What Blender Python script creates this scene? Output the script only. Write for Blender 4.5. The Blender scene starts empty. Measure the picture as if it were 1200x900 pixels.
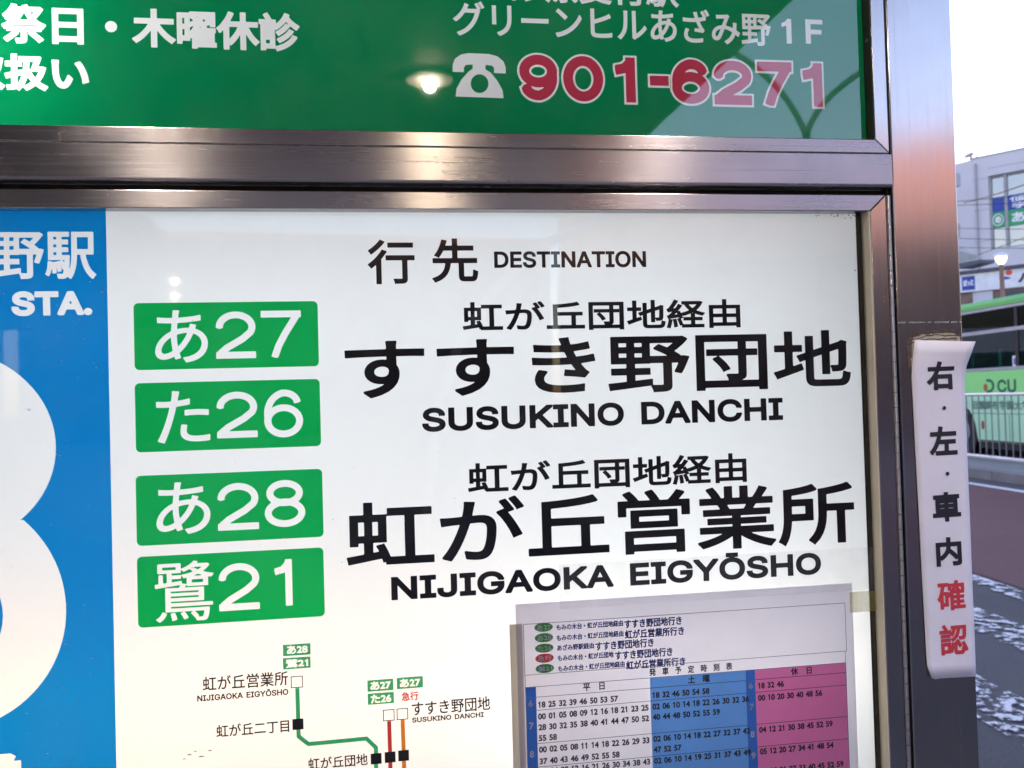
import bpy, math, os, random
import numpy as np
from mathutils import Vector, Matrix
from mathutils.geometry import delaunay_2d_cdt
random.seed(7)
SC = bpy.context.scene
COL = SC.collection
PI = math.pi

# ------------------------------------------------------------------ camera
W0, H0, F0 = 1200.0, 900.0, 971.0


def cam_axes(yaw, pitch, roll):
    y, p, r = (math.radians(a) for a in (yaw, pitch, roll))
    fw = np.array([math.sin(y) * math.cos(p), math.cos(y) * math.cos(p), math.sin(p)])
    rt = np.array([math.cos(y), -math.sin(y), 0.0])
    up = np.cross(rt, fw)
    return (math.cos(r) * rt + math.sin(r) * up, -math.sin(r) * rt + math.cos(r) * up, fw)


RT, UP, FW = cam_axes(8.0736, 1.0932, -1.6293)
CAM = np.array([0.0, -0.74, 1.4])
cd = bpy.data.cameras.new('camera')
cd.sensor_width = 36.0
cd.lens = 36.0 * F0 / W0
cd.clip_start = 0.02
cd.clip_end = 2000.0
cd.dof.use_dof = True
cd.dof.focus_distance = 0.74
cd.dof.aperture_fstop = 15.0
cam = bpy.data.objects.new('camera', cd)
cam.matrix_world = Matrix(((RT[0], UP[0], -FW[0], CAM[0]), (RT[1], UP[1], -FW[1], CAM[1]),
                           (RT[2], UP[2], -FW[2], CAM[2]), (0, 0, 0, 1)))
COL.objects.link(cam)
SC.camera = cam

# ------------------------------------------------------------------ sky, sun, exposure
SUN_AZ, SUN_EL = -15.0, 6.0           # low sun beyond the board, to the left
wd = bpy.data.worlds.new('World')
SC.world = wd
wd.use_nodes = True
nt = wd.node_tree
sky = nt.nodes.new('ShaderNodeTexSky')
sky.sky_type = 'NISHITA'
sky.sun_disc = False
sky.sun_elevation = math.radians(SUN_EL)
sky.sun_rotation = math.radians(SUN_AZ)
sky.air_density = 1.0
sky.dust_density = 1.0
sky.ozone_density = 2.0
tint = nt.nodes.new('ShaderNodeMixRGB')          # dusk: the sky leans to violet
tint.blend_type = 'MULTIPLY'
tint.inputs[0].default_value = 1.0
tint.inputs[2].default_value = (1.29, 0.965, 1.03, 1)
nt.links.new(sky.outputs[0], tint.inputs[1])
nt.links.new(tint.outputs[0], nt.nodes['Background'].inputs[0])
nt.nodes['Background'].inputs[1].default_value = 0.10
sl = bpy.data.lights.new('sun', 'SUN')
sl.energy = 1.3
sl.angle = math.radians(1.5)
sl.color = (1.0, 0.50, 0.30)
so = bpy.data.objects.new('sun', sl)
d = Vector((math.sin(math.radians(SUN_AZ)) * math.cos(math.radians(SUN_EL)),
            math.cos(math.radians(SUN_AZ)) * math.cos(math.radians(SUN_EL)), math.sin(math.radians(SUN_EL))))
so.rotation_euler = d.to_track_quat('Z', 'Y').to_euler()
COL.objects.link(so)
SC.view_settings.view_transform = 'Standard'
SC.view_settings.look = 'None'
SC.view_settings.gamma = 1.0
SC.view_settings.exposure = 3.4
SC.cycles.use_denoising = True
SC.cycles.max_bounces = 10
SC.cycles.transparent_max_bounces = 12
SC.cycles.sample_clamp_indirect = 8.0
SC.cycles.caustics_reflective = False
SC.cycles.caustics_refractive = False

# ------------------------------------------------------------------ object helpers
WM = {}


def tag(o, label=None, cat=None, group=None, kind=None):
    if label: o['label'] = label
    if cat: o['category'] = cat
    if group: o['group'] = group
    if kind: o['kind'] = kind
    return o


def thing(name, label, cat, loc, rz=0.0, group=None):
    o = bpy.data.objects.new(name, None)
    o.empty_display_size = 0.1
    o.location = loc
    o.rotation_euler = (0, 0, rz)
    COL.objects.link(o)
    WM[o] = Matrix.LocRotScale(Vector(loc), o.rotation_euler, None)
    return tag(o, label, cat, group)


def part_root(name, parent, loc):
    o = bpy.data.objects.new(name, None)
    o.empty_display_size = 0.05
    COL.objects.link(o)
    o.parent = parent
    o.matrix_parent_inverse = WM[parent].inverted()
    o.location = loc
    WM[o] = Matrix.Translation(Vector(loc))
    return o


class MB:
    """collects faces in world space, built as one mesh"""

    def __init__(s, mat=None):
        s.v, s.f, s.m = [], [], mat

    def add(s, vs, fs):
        b = len(s.v)
        for p in vs:
            p = Vector(p)
            s.v.append(tuple(s.m @ p) if s.m else tuple(p))
        s.f += [tuple(b + i for i in f) for f in fs]
        return s

    def box(s, x0, x1, y0, y1, z0, z1):
        return s.add([(x0, y0, z0), (x1, y0, z0), (x1, y1, z0), (x0, y1, z0), (x0, y0, z1), (x1, y0, z1), (x1, y1, z1), (x0, y1, z1)],
                     [(0, 3, 2, 1), (4, 5, 6, 7), (0, 1, 5, 4), (1, 2, 6, 5), (2, 3, 7, 6), (3, 0, 4, 7)])

    def quad(s, a, b, c, d_):
        return s.add([a, b, c, d_], [(0, 1, 2, 3)])

    def prism(s, pts, vec):
        n = len(pts)
        vec = Vector(vec)
        vs = [Vector(p) for p in pts] + [Vector(p) + vec for p in pts]
        return s.add(vs, [tuple(range(n))[::-1], tuple(range(n, 2 * n))] + [(i, (i + 1) % n, n + (i + 1) % n, n + i) for i in range(n)])

    def tube(s, pts, r, n=8, cap=True):
        pts = [Vector(p) for p in pts]
        rs = r if isinstance(r, (list, tuple)) else [r] * len(pts)
        vs = []
        ref = None
        for i, p in enumerate(pts):
            a = pts[min(i + 1, len(pts) - 1)] - pts[max(i - 1, 0)]
            a.normalize()
            if ref is None:
                ref = Vector((0, 0, 1)) if abs(a.z) < 0.9 else Vector((1, 0, 0))
            x = a.cross(ref).normalized()
            y = a.cross(x).normalized()
            for k in range(n):
                t = 2 * PI * k / n
                vs.append(p + (x * math.cos(t) + y * math.sin(t)) * rs[i])
        fs = []
        for i in range(len(pts) - 1):
            for k in range(n):
                fs.append((i * n + k, i * n + (k + 1) % n, (i + 1) * n + (k + 1) % n, (i + 1) * n + k))
        if cap:
            fs.append(tuple(range(n)))
            fs.append(tuple(range((len(pts) - 1) * n, len(pts) * n))[::-1])
        return s.add(vs, fs)

    def lathe(s, c, prof, n=24):
        c = Vector(c)
        vs = []
        for r, z in prof:
            for k in range(n):
                t = 2 * PI * k / n
                vs.append(c + Vector((r * math.cos(t), r * math.sin(t), z)))
        fs = []
        for i in range(len(prof) - 1):
            for k in range(n):
                fs.append((i * n + k, i * n + (k + 1) % n, (i + 1) * n + (k + 1) % n, (i + 1) * n + k))
        fs.append(tuple(range(n))[::-1])
        fs.append(tuple(range((len(prof) - 1) * n, len(prof) * n)))
        return s.add(vs, fs)

    def build(s, name, mat, parent=None, bevel=0.0, seg=2, smooth=False):
        me = bpy.data.meshes.new(name)
        me.from_pydata(s.v, [], s.f)
        me.update()
        o = bpy.data.objects.new(name, me)
        COL.objects.link(o)
        me.materials.append(mat)
        if parent is not None:
            o.parent = parent
            o.matrix_parent_inverse = WM[parent].inverted()
        WM[o] = Matrix.Identity(4)
        if bevel:
            b = o.modifiers.new('bevel', 'BEVEL')
            b.width = bevel
            b.segments = seg
            b.limit_method = 'ANGLE'
            b.harden_normals = False
        if smooth:
            me.shade_smooth()
        return o


# ------------------------------------------------------------------ measuring planes
def ray(px, py):
    return RT * (px - W0 / 2) + UP * (H0 / 2 - py) + FW * F0


class Plane:
    """a vertical face in the place: origin, horizontal axis to the viewer's right, normal to the viewer"""

    def __init__(s, O, A, N):
        s.O, s.A, s.N = (np.array(q, float) for q in (O, A, N))

    def at(s, px, py, off=0.0):
        d_ = ray(px, py)
        o = s.O + s.N * off
        k = ((o - CAM) @ s.N) / (d_ @ s.N)
        p = CAM + d_ * k
        return float((p - s.O) @ s.A), float(p[2])

    def w(s, a, z, off=0.0):
        p = s.O + s.A * a + s.N * off
        return (float(p[0]), float(p[1]), float(z))


SIGN = Plane((0, 0, 0), (1, 0, 0), (0, -1, 0))

# ------------------------------------------------------------------ glyph outlines (Blender's own fonts)
ALL = set()
FONT = {'J': None, 'L': None}
try:
    FONT['L'] = bpy.data.fonts.load(os.path.join(bpy.utils.system_resource('DATAFILES', path='fonts'), 'Inter.woff2'))
except Exception:
    FONT['L'] = None
GL = {}


def prep_glyphs(chars):
    objs = []
    for fk in ('J', 'L'):
        for ch in chars:
            if fk == 'L' and ord(ch) > 0x24f:
                continue
            c = bpy.data.curves.new('g', 'FONT')
            if FONT[fk]:
                c.font = FONT[fk]
            c.body = ch + '.'
            c.size = 1.0
            o = bpy.data.objects.new('g', c)
            COL.objects.link(o)
            objs.append((fk, ch, o))
    bpy.context.view_layer.update()
    dg = bpy.context.evaluated_depsgraph_get()
    for fk, ch, o in objs:
        oe = o.evaluated_get(dg)
        cu = oe.to_curve(dg)
        loops = []
        for sp in cu.splines:
            bp = sp.bezier_points
            n = len(bp)
            pts = []
            for i in range(n):
                a, b = bp[i], bp[(i + 1) % n]
                p0, p1, p2, p3 = (np.array(q[:2]) for q in (a.co, a.handle_right, b.handle_left, b.co))
                L = np.linalg.norm(p3 - p0)
                dev = np.linalg.norm(p1 - (p0 * 2 + p3) / 3) + np.linalg.norm(p2 - (p0 + 2 * p3) / 3)
                k = 1 if dev < 1e-4 * max(L, 1e-6) + 1e-5 else 6
                for j in range(k):
                    t = j / k
                    pts.append((1 - t) ** 3 * p0 + 3 * t * (1 - t) ** 2 * p1 + 3 * t * t * (1 - t) * p2 + t ** 3 * p3)
            if len(pts) > 2:
                loops.append(np.array(pts))
        oe.to_curve_clear()
        GL[(fk, ch)] = loops
    for fk, ch, o in objs:
        c = o.data
        bpy.data.objects.remove(o)
        bpy.data.curves.remove(c)
    for fk in ('J', 'L'):
        dot = GL[(fk, '.')][0][:, 0].min() if len(GL[(fk, '.')]) else 0
        GL[(fk, 'dot')] = dot
        for ch in chars:
            if (fk, ch) not in GL:
                continue
            lp = GL[(fk, ch)]
            last = lp[-1][:, 0].min() if lp else 0
            GL[(fk, ch)] = (lp[:-1], last - dot)


def seg_field(loops, gx, gy, R):
    X, Y = np.meshgrid(gx, gy)
    D = np.full(X.shape, R, float)
    Wn = np.zeros(X.shape, int)
    c = gx[1] - gx[0]
    for lp in loops:
        a = lp
        b = np.roll(lp, -1, axis=0)
        e0 = lp - np.roll(lp, 1, axis=0)
        e1 = b - lp
        l0, l1 = np.hypot(*e0.T), np.hypot(*e1.T)
        turn = np.abs(np.arctan2(e0[:, 0] * e1[:, 1] - e0[:, 1] * e1[:, 0], (e0 * e1).sum(1)))
        sharp = (turn > math.radians(72)) & (turn < math.radians(108)) & (np.minimum(l0, l1) > R * 0.12)
        for p, q, sp_, sq_ in zip(a, b, sharp, np.roll(sharp, -1)):
            i0 = max(0, int((min(p[0], q[0]) - R - gx[0]) / c)); i1 = min(len(gx), int((max(p[0], q[0]) + R - gx[0]) / c) + 2)
            j0 = max(0, int((min(p[1], q[1]) - R - gy[0]) / c)); j1 = min(len(gy), int((max(p[1], q[1]) + R - gy[0]) / c) + 2)
            if i0 < i1 and j0 < j1:
                xx, yy = X[j0:j1, i0:i1], Y[j0:j1, i0:i1]
                dd = q - p
                L2 = dd @ dd
                if L2 > 0:
                    L_ = math.sqrt(L2)
                    al = ((xx - p[0]) * dd[0] + (yy - p[1]) * dd[1]) / L_
                    pe = np.abs((xx - p[0]) * dd[1] - (yy - p[1]) * dd[0]) / L_
                    o0, o1 = np.maximum(-al, 0), np.maximum(al - L_, 0)
                    dist = np.where(o0 > 0, np.maximum(pe, o0) if sp_ else np.hypot(pe, o0), np.where(o1 > 0, np.maximum(pe, o1) if sq_ else np.hypot(pe, o1), pe))
                    D[j0:j1, i0:i1] = np.minimum(D[j0:j1, i0:i1], dist)
            if p[1] != q[1]:
                up_ = p[1] < q[1]
                lo, hi = (p, q) if up_ else (q, p)
                rows = (gy >= lo[1]) & (gy < hi[1])
                if rows.any():
                    yr = gy[rows]
                    xi = lo[0] + (yr - lo[1]) / (hi[1] - lo[1]) * (hi[0] - lo[0])
                    Wn[rows] += np.where(gx[None, :] < xi[:, None], 1 if up_ else -1, 0)
    return np.where(Wn != 0, -D, D)


def contour(Fv, gx, gy):
    """marching squares on Fv < 0, closed loops"""
    c = gx[1] - gx[0]
    ins = Fv < 0
    nx = {}
    pos = {}

    def ex(j, i):          # crossing on the horizontal edge (j,i)-(j,i+1)
        k = (0, j, i)
        if k not in pos:
            a, b = Fv[j, i], Fv[j, i + 1]
            pos[k] = (gx[i] + c * a / (a - b), gy[j])
        return k

    def ey(j, i):
        k = (1, j, i)
        if k not in pos:
            a, b = Fv[j, i], Fv[j + 1, i]
            pos[k] = (gx[i], gy[j] + c * a / (a - b))
        return k

    s = ins[:-1, :-1].astype(int) + ins[:-1, 1:] * 2 + ins[1:, 1:] * 4 + ins[1:, :-1] * 8
    for j, i in zip(*np.nonzero((s > 0) & (s < 15))):
        v = s[j, i]
        B, R_, T_, L_ = (0, j, i), (1, j, i + 1), (0, j + 1, i), (1, j, i)
        segs = {1: [(L_, B)], 2: [(B, R_)], 3: [(L_, R_)], 4: [(R_, T_)], 5: [(L_, B), (R_, T_)], 6: [(B, T_)], 7: [(L_, T_)], 8: [(T_, L_)],
                9: [(T_, B)], 10: [(B, R_), (T_, L_)], 11: [(T_, R_)], 12: [(R_, L_)], 13: [(R_, B)], 14: [(B, L_)]}[int(v)]
        for a, b in segs:
            for k in (a, b):
                (ex if k[0] == 0 else ey)(k[1], k[2])
            nx[a] = b
    out = []
    while nx:
        st = next(iter(nx))
        lp = [st]
        cur = nx.pop(st)
        while cur != st and cur in nx:
            lp.append(cur)
            cur = nx.pop(cur)
        if len(lp) > 3:
            out.append(np.array([pos[k] for k in lp]))
    return out


def simplify(lp, tol):
    n = len(lp)
    k = int(np.argmax(((lp - lp[0]) ** 2).sum(1)))
    keep = np.zeros(n + 1, bool)
    P = np.vstack([lp, lp[:1]])
    st = [(0, k), (k, n)]
    keep[[0, k, n]] = True
    while st:
        a, b = st.pop()
        if b - a < 2:
            continue
        d_ = P[b] - P[a]
        L = math.hypot(*d_)
        q = P[a + 1:b] - P[a]
        e = np.abs(q[:, 0] * d_[1] - q[:, 1] * d_[0]) / L if L > 1e-12 else np.hypot(q[:, 0], q[:, 1])
        m = int(np.argmax(e))
        if e[m] > tol:
            keep[a + 1 + m] = True
            st += [(a, a + 1 + m), (a + 1 + m, b)]
    return P[:-1][keep[:-1]]


def dilate(loops, off, cell):
    allp = np.vstack(loops)
    R = off + 3 * cell
    lo, hi = allp.min(0) - R - cell, allp.max(0) + R + cell
    gx = np.arange(lo[0], hi[0], cell)
    gy = np.arange(lo[1], hi[1], cell)
    Fv = seg_field(loops, gx, gy, R) - off
    Fv[Fv == 0] = 1e-9
    return [simplify(l, cell * 0.06) for l in contour(Fv, gx, gy)]


CACHE = {}


def layout(body, fk, track=0.0):
    """[(char key, x offset in em)] ; CJK glyphs fall back to the built-in CJK face"""
    x = 0.0
    out = []
    for ch in body:
        if ch == ' ':
            x += 0.28 + track
            continue
        if ch == '\u3000':
            x += 1.0 + track
            continue
        k = fk if (fk, ch) in GL else 'J'
        lp, adv = GL[(k, ch)]
        out.append((k, ch, x))
        x += adv + track
    return out


def glyph_loops(k, ch, sx, sy, bold, div=52):
    key = (k, ch, round(sx, 6), round(sy, 6), round(bold, 6), div)
    if key not in CACHE:
        lp = [l * (sx, sy) for l in GL[(k, ch)][0]]
        if not lp:
            CACHE[key] = []
        else:
            hgt = max(sy * 0.75, 1e-6)
            CACHE[key] = dilate(lp, bold, hgt / div)
    return CACHE[key]


def ink_box(lay):
    P = [l + (x, 0) for k, ch, x in lay for l in GL[(k, ch)][0]]
    A = np.vstack(P)
    return A.min(0), A.max(0)


def fit_text(body, a0, a1, z0, z1, bold=0.0, fk='J', track=0.0, div=52, joined=False):
    """glyph loops of body, its ink filling a0..a1 x z0..z1 once emboldened by bold metres"""
    lay = layout(body, fk, track)
    lo, hi = ink_box(lay)
    sx = (a1 - a0 - 2 * bold) / (hi[0] - lo[0])
    sy = (z1 - z0 - 2 * bold) / (hi[1] - lo[1])
    ox, oy = a0 + bold - lo[0] * sx, z0 + bold - lo[1] * sy
    if joined:
        lp = [(l + (x, 0)) * (sx, sy) + (ox, oy) for k, ch, x in lay for l in GL[(k, ch)][0]]
        return [dilate(lp, bold, (z1 - z0) / div)]
    return [[l + (ox + x * sx, oy) for l in glyph_loops(k, ch, sx, sy, bold, div)] for k, ch, x in lay]


# plain grotesque figures drawn as strokes in a unit box
def _arc(cx, cy, rx, ry, a0, a1, n=26):
    return [(cx + rx * math.cos(math.radians(a0 + (a1 - a0) * i / n)), cy + ry * math.sin(math.radians(a0 + (a1 - a0) * i / n))) for i in range(n + 1)]


STROKE = {
    '0': [_arc(.5, .5, .5, .5, 0, 360, 60)],
    '1': [[(1, 0), (1, 1)], [(0, .80), (.45, .83), (.80, .93), (1, 1)]],
    '2': [[(0, .68)] + _arc(.5, .70, .5, .30, 172, -28) + [(.70, .40), (.22, .18), (.03, .05), (0, 0), (1, 0)]],
    '6': [[(.94, .76)] + _arc(.52, .74, .42, .26, 20, 100) + _arc(.56, .50, .56, .50, 105, 190) + _arc(.5, .32, .5, .32, 190, 535)],
    '7': [[(0, 1), (1, 1), (.62, .52), (.42, .22), (.32, 0)]],
    '8': [_arc(.5, .76, .44, .24, 0, 360, 48), _arc(.5, .27, .5, .27, 0, 360, 48)],
    '-': [[(0, .5), (1, .5)]],
}
STROKE['9'] = [[(1 - x, 1 - y) for x, y in l] for l in STROKE['6']]


def stroke_fig(ch, a0, a1, z0, z1, half, grow=0.0, cell=None):
    """outline of a stroked figure filling a0..a1 x z0..z1, every stroke 2*half wide, grown by grow"""
    w, h = a1 - a0 - 2 * half, z1 - z0 - 2 * half
    cell = cell or (z1 - z0) / 80
    off = half + grow
    R = off + 3 * cell
    gx = np.arange(a0 - grow - 4 * cell, a1 + grow + 4 * cell, cell)
    gy = np.arange(z0 - grow - 4 * cell, z1 + grow + 4 * cell, cell)
    X, Y = np.meshgrid(gx, gy)
    D = np.full(X.shape, R)
    for l in STROKE[ch]:
        P = [np.array((a0 + half + x * w, z0 + half + y * h)) for x, y in l]
        n = len(P) - 1
        for i in range(n):
            p, q = P[i], P[i + 1]
            dd = q - p
            L_ = np.hypot(*dd)
            if L_ < 1e-9:
                continue
            al = ((X - p[0]) * dd[0] + (Y - p[1]) * dd[1]) / L_
            pe = np.abs((X - p[0]) * dd[1] - (Y - p[1]) * dd[0]) / L_

            def turn(a, b):
                c = (a @ b) / (np.hypot(*a) * np.hypot(*b))
                return c < 0.45
            sq0 = i > 0 and turn(p - P[i - 1], dd)
            sq1 = i < n - 1 and turn(dd, P[i + 2] - q)
            o0, o1 = np.maximum(-al, 0), np.maximum(al - L_, 0)
            e0 = np.maximum(pe, o0) if sq0 else np.hypot(pe, o0)
            e1 = np.maximum(pe, o1) if sq1 else np.hypot(pe, o1)
            if i == 0 and not np.allclose(P[0], P[-1]):
                e0 = np.maximum(pe, np.where(o0 > 0, o0 + half, 0)) if n > 1 and ch in '269' else np.maximum(pe, o0)
            if i == n - 1 and not np.allclose(P[0], P[-1]):
                e1 = np.maximum(pe, o1)
            D = np.minimum(D, np.where(o0 > 0, e0, np.where(o1 > 0, e1, pe)))
    Fv = np.maximum(D - off, np.maximum(np.maximum(a0 - grow - X, X - a1 - grow), np.maximum(z0 - grow - Y, Y - z1 - grow)))
    Fv[Fv == 0] = 1e-9
    return [simplify(l, cell * 0.06) for l in contour(Fv, gx, gy)]


def px_text(pl, body, xl, xr, yt, yb, bold=0.0, fk='J', track=0.0, div=52, joined=False, off=0.0):
    yc, xc = (yt + yb) / 2, (xl + xr) / 2
    a0, a1 = pl.at(xl, yc, off)[0], pl.at(xr, yc, off)[0]
    z0, z1 = pl.at(xc, yb, off)[1], pl.at(xc, yt, off)[1]
    return fit_text(body, a0, a1, z0, z1, bold, fk, track, div, joined)


def fill(mb, loops, pl, off):
    """triangulate one group of loops (even-odd) on a plane"""
    if not loops:
        return
    flat = np.vstack(loops)
    sc_ = 1.0 / max(np.ptp(flat[:, 0]), np.ptp(flat[:, 1]))
    c_ = flat.mean(0)
    ed, b_ = [], 0
    for l in loops:
        n_ = len(l)
        ed += [(b_ + i, b_ + (i + 1) % n_) for i in range(n_)]
        b_ += n_
    vs, _, fs, *_r = delaunay_2d_cdt([Vector(((p[0] - c_[0]) * sc_, (p[1] - c_[1]) * sc_)) for p in flat], ed, [], 0, 1e-7)
    V_ = np.array([tuple(v) for v in vs]) / sc_ + c_
    F_ = np.array([tuple(f) for f in fs])
    G_ = V_[F_].mean(1)
    w_ = np.zeros(len(G_), int)
    for l in loops:
        q_ = np.roll(l, -1, axis=0)
        for (x0, y0), (x1, y1) in zip(l, q_):
            if y0 == y1:
                continue
            m_ = (G_[:, 1] >= min(y0, y1)) & (G_[:, 1] < max(y0, y1))
            if m_.any():
                xi = x0 + (G_[m_, 1] - y0) / (y1 - y0) * (x1 - x0)
                w_[m_] += (G_[m_, 0] < xi)
    F_ = F_[w_ % 2 == 1]
    mb.add([pl.w(p[0], p[1], off) for p in V_], [tuple(int(i) for i in f) for f in F_])


def flat_text(name, groups, mat, parent, pl, off):
    mb = MB()
    for g in groups:
        fill(mb, g, pl, off)
    return mb.build(name, mat, parent)


def rrect(a0, a1, z0, z1, r, n=6):
    out = []
    for cx, cz, t0 in ((a1 - r, z1 - r, 0), (a0 + r, z1 - r, 90), (a0 + r, z0 + r, 180), (a1 - r, z0 + r, 270)):
        for i in range(n + 1):
            t = math.radians(t0 + 90 * i / n)
            out.append((cx + r * math.cos(t), cz + r * math.sin(t)))
    return np.array(out)


def ell(cx, cz, rx, rz, n=48, t0=0, t1=360):
    return np.array([(cx + rx * math.cos(math.radians(t0 + (t1 - t0) * i / n)), cz + rz * math.sin(math.radians(t0 + (t1 - t0) * i / n))) for i in range(n)])


# ------------------------------------------------------------------ materials
def newmat(name):
    m = bpy.data.materials.new(name)
    m.use_nodes = True
    n = m.node_tree.nodes
    return m, m.node_tree, n['Principled BSDF'], n['Material Output']


def noise(t, scale, detail=4.0, rough=0.55, vec=None, dim='3D'):
    n = t.nodes.new('ShaderNodeTexNoise')
    n.inputs['Scale'].default_value = scale
    n.inputs['Detail'].default_value = detail
    n.inputs['Roughness'].default_value = rough
    if vec is not None:
        t.links.new(vec, n.inputs['Vector'])
    return n.outputs['Fac']


def geo_pos(t, scale=None):
    g = t.nodes.new('ShaderNodeNewGeometry')
    if scale is None:
        return g.outputs['Position']
    m = t.nodes.new('ShaderNodeVectorMath')
    m.operation = 'MULTIPLY'
    m.inputs[1].default_value = scale
    t.links.new(g.outputs['Position'], m.inputs[0])
    return m.outputs[0]


def ramp(t, fac, stops):
    r = t.nodes.new('ShaderNodeValToRGB')
    e = r.color_ramp.elements
    while len(e) < len(stops):
        e.new(0.5)
    for k, (p, c) in zip(e, stops):
        k.position = p
        k.color = (*c, 1) if len(c) == 3 else c
    t.links.new(fac, r.inputs[0])
    return r.outputs[0]


def maprange(t, fac, a, b, c, d_):
    m = t.nodes.new('ShaderNodeMapRange')
    for i, v in enumerate((a, b, c, d_)):
        m.inputs[i + 1].default_value = v
    t.links.new(fac, m.inputs[0])
    return m.outputs[0]


def bump(t, bs, fac, strength, dist):
    b = t.nodes.new('ShaderNodeBump')
    b.inputs['Strength'].default_value = strength
    b.inputs['Distance'].default_value = dist
    t.links.new(fac, b.inputs['Height'])
    t.links.new(b.outputs[0], bs.inputs['Normal'])
    return b


def plain(name, col, rough=0.5, metal=0.0, spec=0.5, vary=0.12, scale=3.0, bmp=0.0, bscale=200.0):
    m, t, b, o = newmat(name)
    f = noise(t, scale, 5, vec=geo_pos(t))
    c = ramp(t, f, [(0.25, tuple(x * (1 - vary) for x in col)), (0.75, tuple(min(1, x * (1 + vary)) for x in col))])
    t.links.new(c, b.inputs['Base Color'])
    b.inputs['Roughness'].default_value = rough
    b.inputs['Metallic'].default_value = metal
    b.inputs['Specular IOR Level'].default_value = spec
    if bmp:
        bump(t, b, noise(t, bscale, 3, vec=geo_pos(t)), bmp, 0.001)
    return m


def steel(name, direction, col=(0.45, 0.415, 0.415), rough=0.30):
    """brushed stainless steel; direction = brushing direction in the world"""
    m, t, b, o = newmat(name)
    along, across = 6.0, 900.0
    sc_ = {'x': (along, across, across), 'z': (across, across, along)}[direction]
    f = noise(t, 1.0, 3, 0.6, geo_pos(t, sc_))
    g = noise(t, 14.0, 5, 0.6, geo_pos(t))
    c = ramp(t, f, [(0.2, tuple(x * 0.88 for x in col)), (0.8, col)])
    t.links.new(c, b.inputs['Base Color'])
    b.inputs['Metallic'].default_value = 1.0
    b.inputs['Anisotropic'].default_value = 0.95
    cx = t.nodes.new('ShaderNodeCombineXYZ')
    cx.inputs[2 if direction == 'x' else 0].default_value = 1.0
    t.links.new(cx.outputs[0], b.inputs['Tangent'])          # the gloss spreads across the brushing
    mx = t.nodes.new('ShaderNodeMath')
    mx.operation = 'MULTIPLY_ADD'
    t.links.new(g, mx.inputs[0])
    mx.inputs[1].default_value = 0.16
    mx.inputs[2].default_value = rough - 0.08
    t.links.new(mx.outputs[0], b.inputs['Roughness'])
    wv = noise(t, 1.0, 2, 0.5, geo_pos(t, {'x': (5.0, 420.0, 420.0), 'z': (420.0, 420.0, 5.0)}[direction]))
    sc2 = t.nodes.new('ShaderNodeMath')
    sc2.operation = 'MULTIPLY_ADD'
    t.links.new(maprange(t, wv, 0.50, 0.80, 0.0, 0.05), sc2.inputs[0])
    sc2.inputs[1].default_value = 1.0
    t.links.new(mx.outputs[0], sc2.inputs[2])
    t.links.new(sc2.outputs[0], b.inputs['Roughness'])
    bump(t, b, f, 0.14, 0.0003)
    return m


def film(name, col, trans, rough=0.45, vary=0.03, scale=4.0, spec=0.15, stops=None):
    """a printed sheet lit from behind: part reflects, part lets light through"""
    m, t, b, o = newmat(name)
    f = noise(t, scale, 5, vec=geo_pos(t))
    c = ramp(t, f, stops or [(0.3, tuple(x * (1 - vary) for x in col)), (0.7, tuple(min(1, x * (1 + vary)) for x in col))])
    t.links.new(c, b.inputs['Base Color'])
    b.inputs['Roughness'].default_value = rough
    b.inputs['Specular IOR Level'].default_value = spec
    tr = t.nodes.new('ShaderNodeBsdfTranslucent')
    t.links.new(c, tr.inputs[0])
    mix = t.nodes.new('ShaderNodeMixShader')
    mix.inputs[0].default_value = trans
    t.links.new(b.outputs[0], mix.inputs[1])
    t.links.new(tr.outputs[0], mix.inputs[2])
    t.links.new(mix.outputs[0], o.inputs[0])
    return m


def pane_mat(name, mirror=1.8, rough=0.02, dirt=0.055):
    """clear acrylic sheet: both surfaces mirror by Fresnel, the rest passes straight through"""
    m, t, b, o = newmat(name)
    t.nodes.remove(b)
    fr = t.nodes.new('ShaderNodeFresnel')
    fr.inputs[0].default_value = 1.49
    mu = t.nodes.new('ShaderNodeMath')
    mu.operation = 'MULTIPLY'
    t.links.new(fr.outputs[0], mu.inputs[0])
    mu.inputs[1].default_value = mirror
    tp = t.nodes.new('ShaderNodeBsdfTransparent')
    gl = t.nodes.new('ShaderNodeBsdfGlossy')
    gl.inputs['Roughness'].default_value = rough
    df = t.nodes.new('ShaderNodeBsdfDiffuse')
    df.inputs[0].default_value = (0.6, 0.58, 0.55, 1)
    f = noise(t, 9.0, 6, 0.65, geo_pos(t))
    dm = t.nodes.new('ShaderNodeMixShader')
    t.links.new(maprange(t, f, 0.45, 0.8, 0.0, dirt), dm.inputs[0])
    t.links.new(tp.outputs[0], dm.inputs[1])
    t.links.new(df.outputs[0], dm.inputs[2])
    mx = t.nodes.new('ShaderNodeMixShader')
    t.links.new(mu.outputs[0], mx.inputs[0])
    t.links.new(dm.outputs[0], mx.inputs[1])
    t.links.new(gl.outputs[0], mx.inputs[2])
    t.links.new(mx.outputs[0], o.inputs[0])
    return m


def emit(name, col, strength):
    m, t, b, o = newmat(name)
    b.inputs['Base Color'].default_value = (0.8, 0.8, 0.8, 1)
    b.inputs['Emission Color'].default_value = (*col, 1)
    b.inputs['Emission Strength'].default_value = strength
    return m


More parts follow.
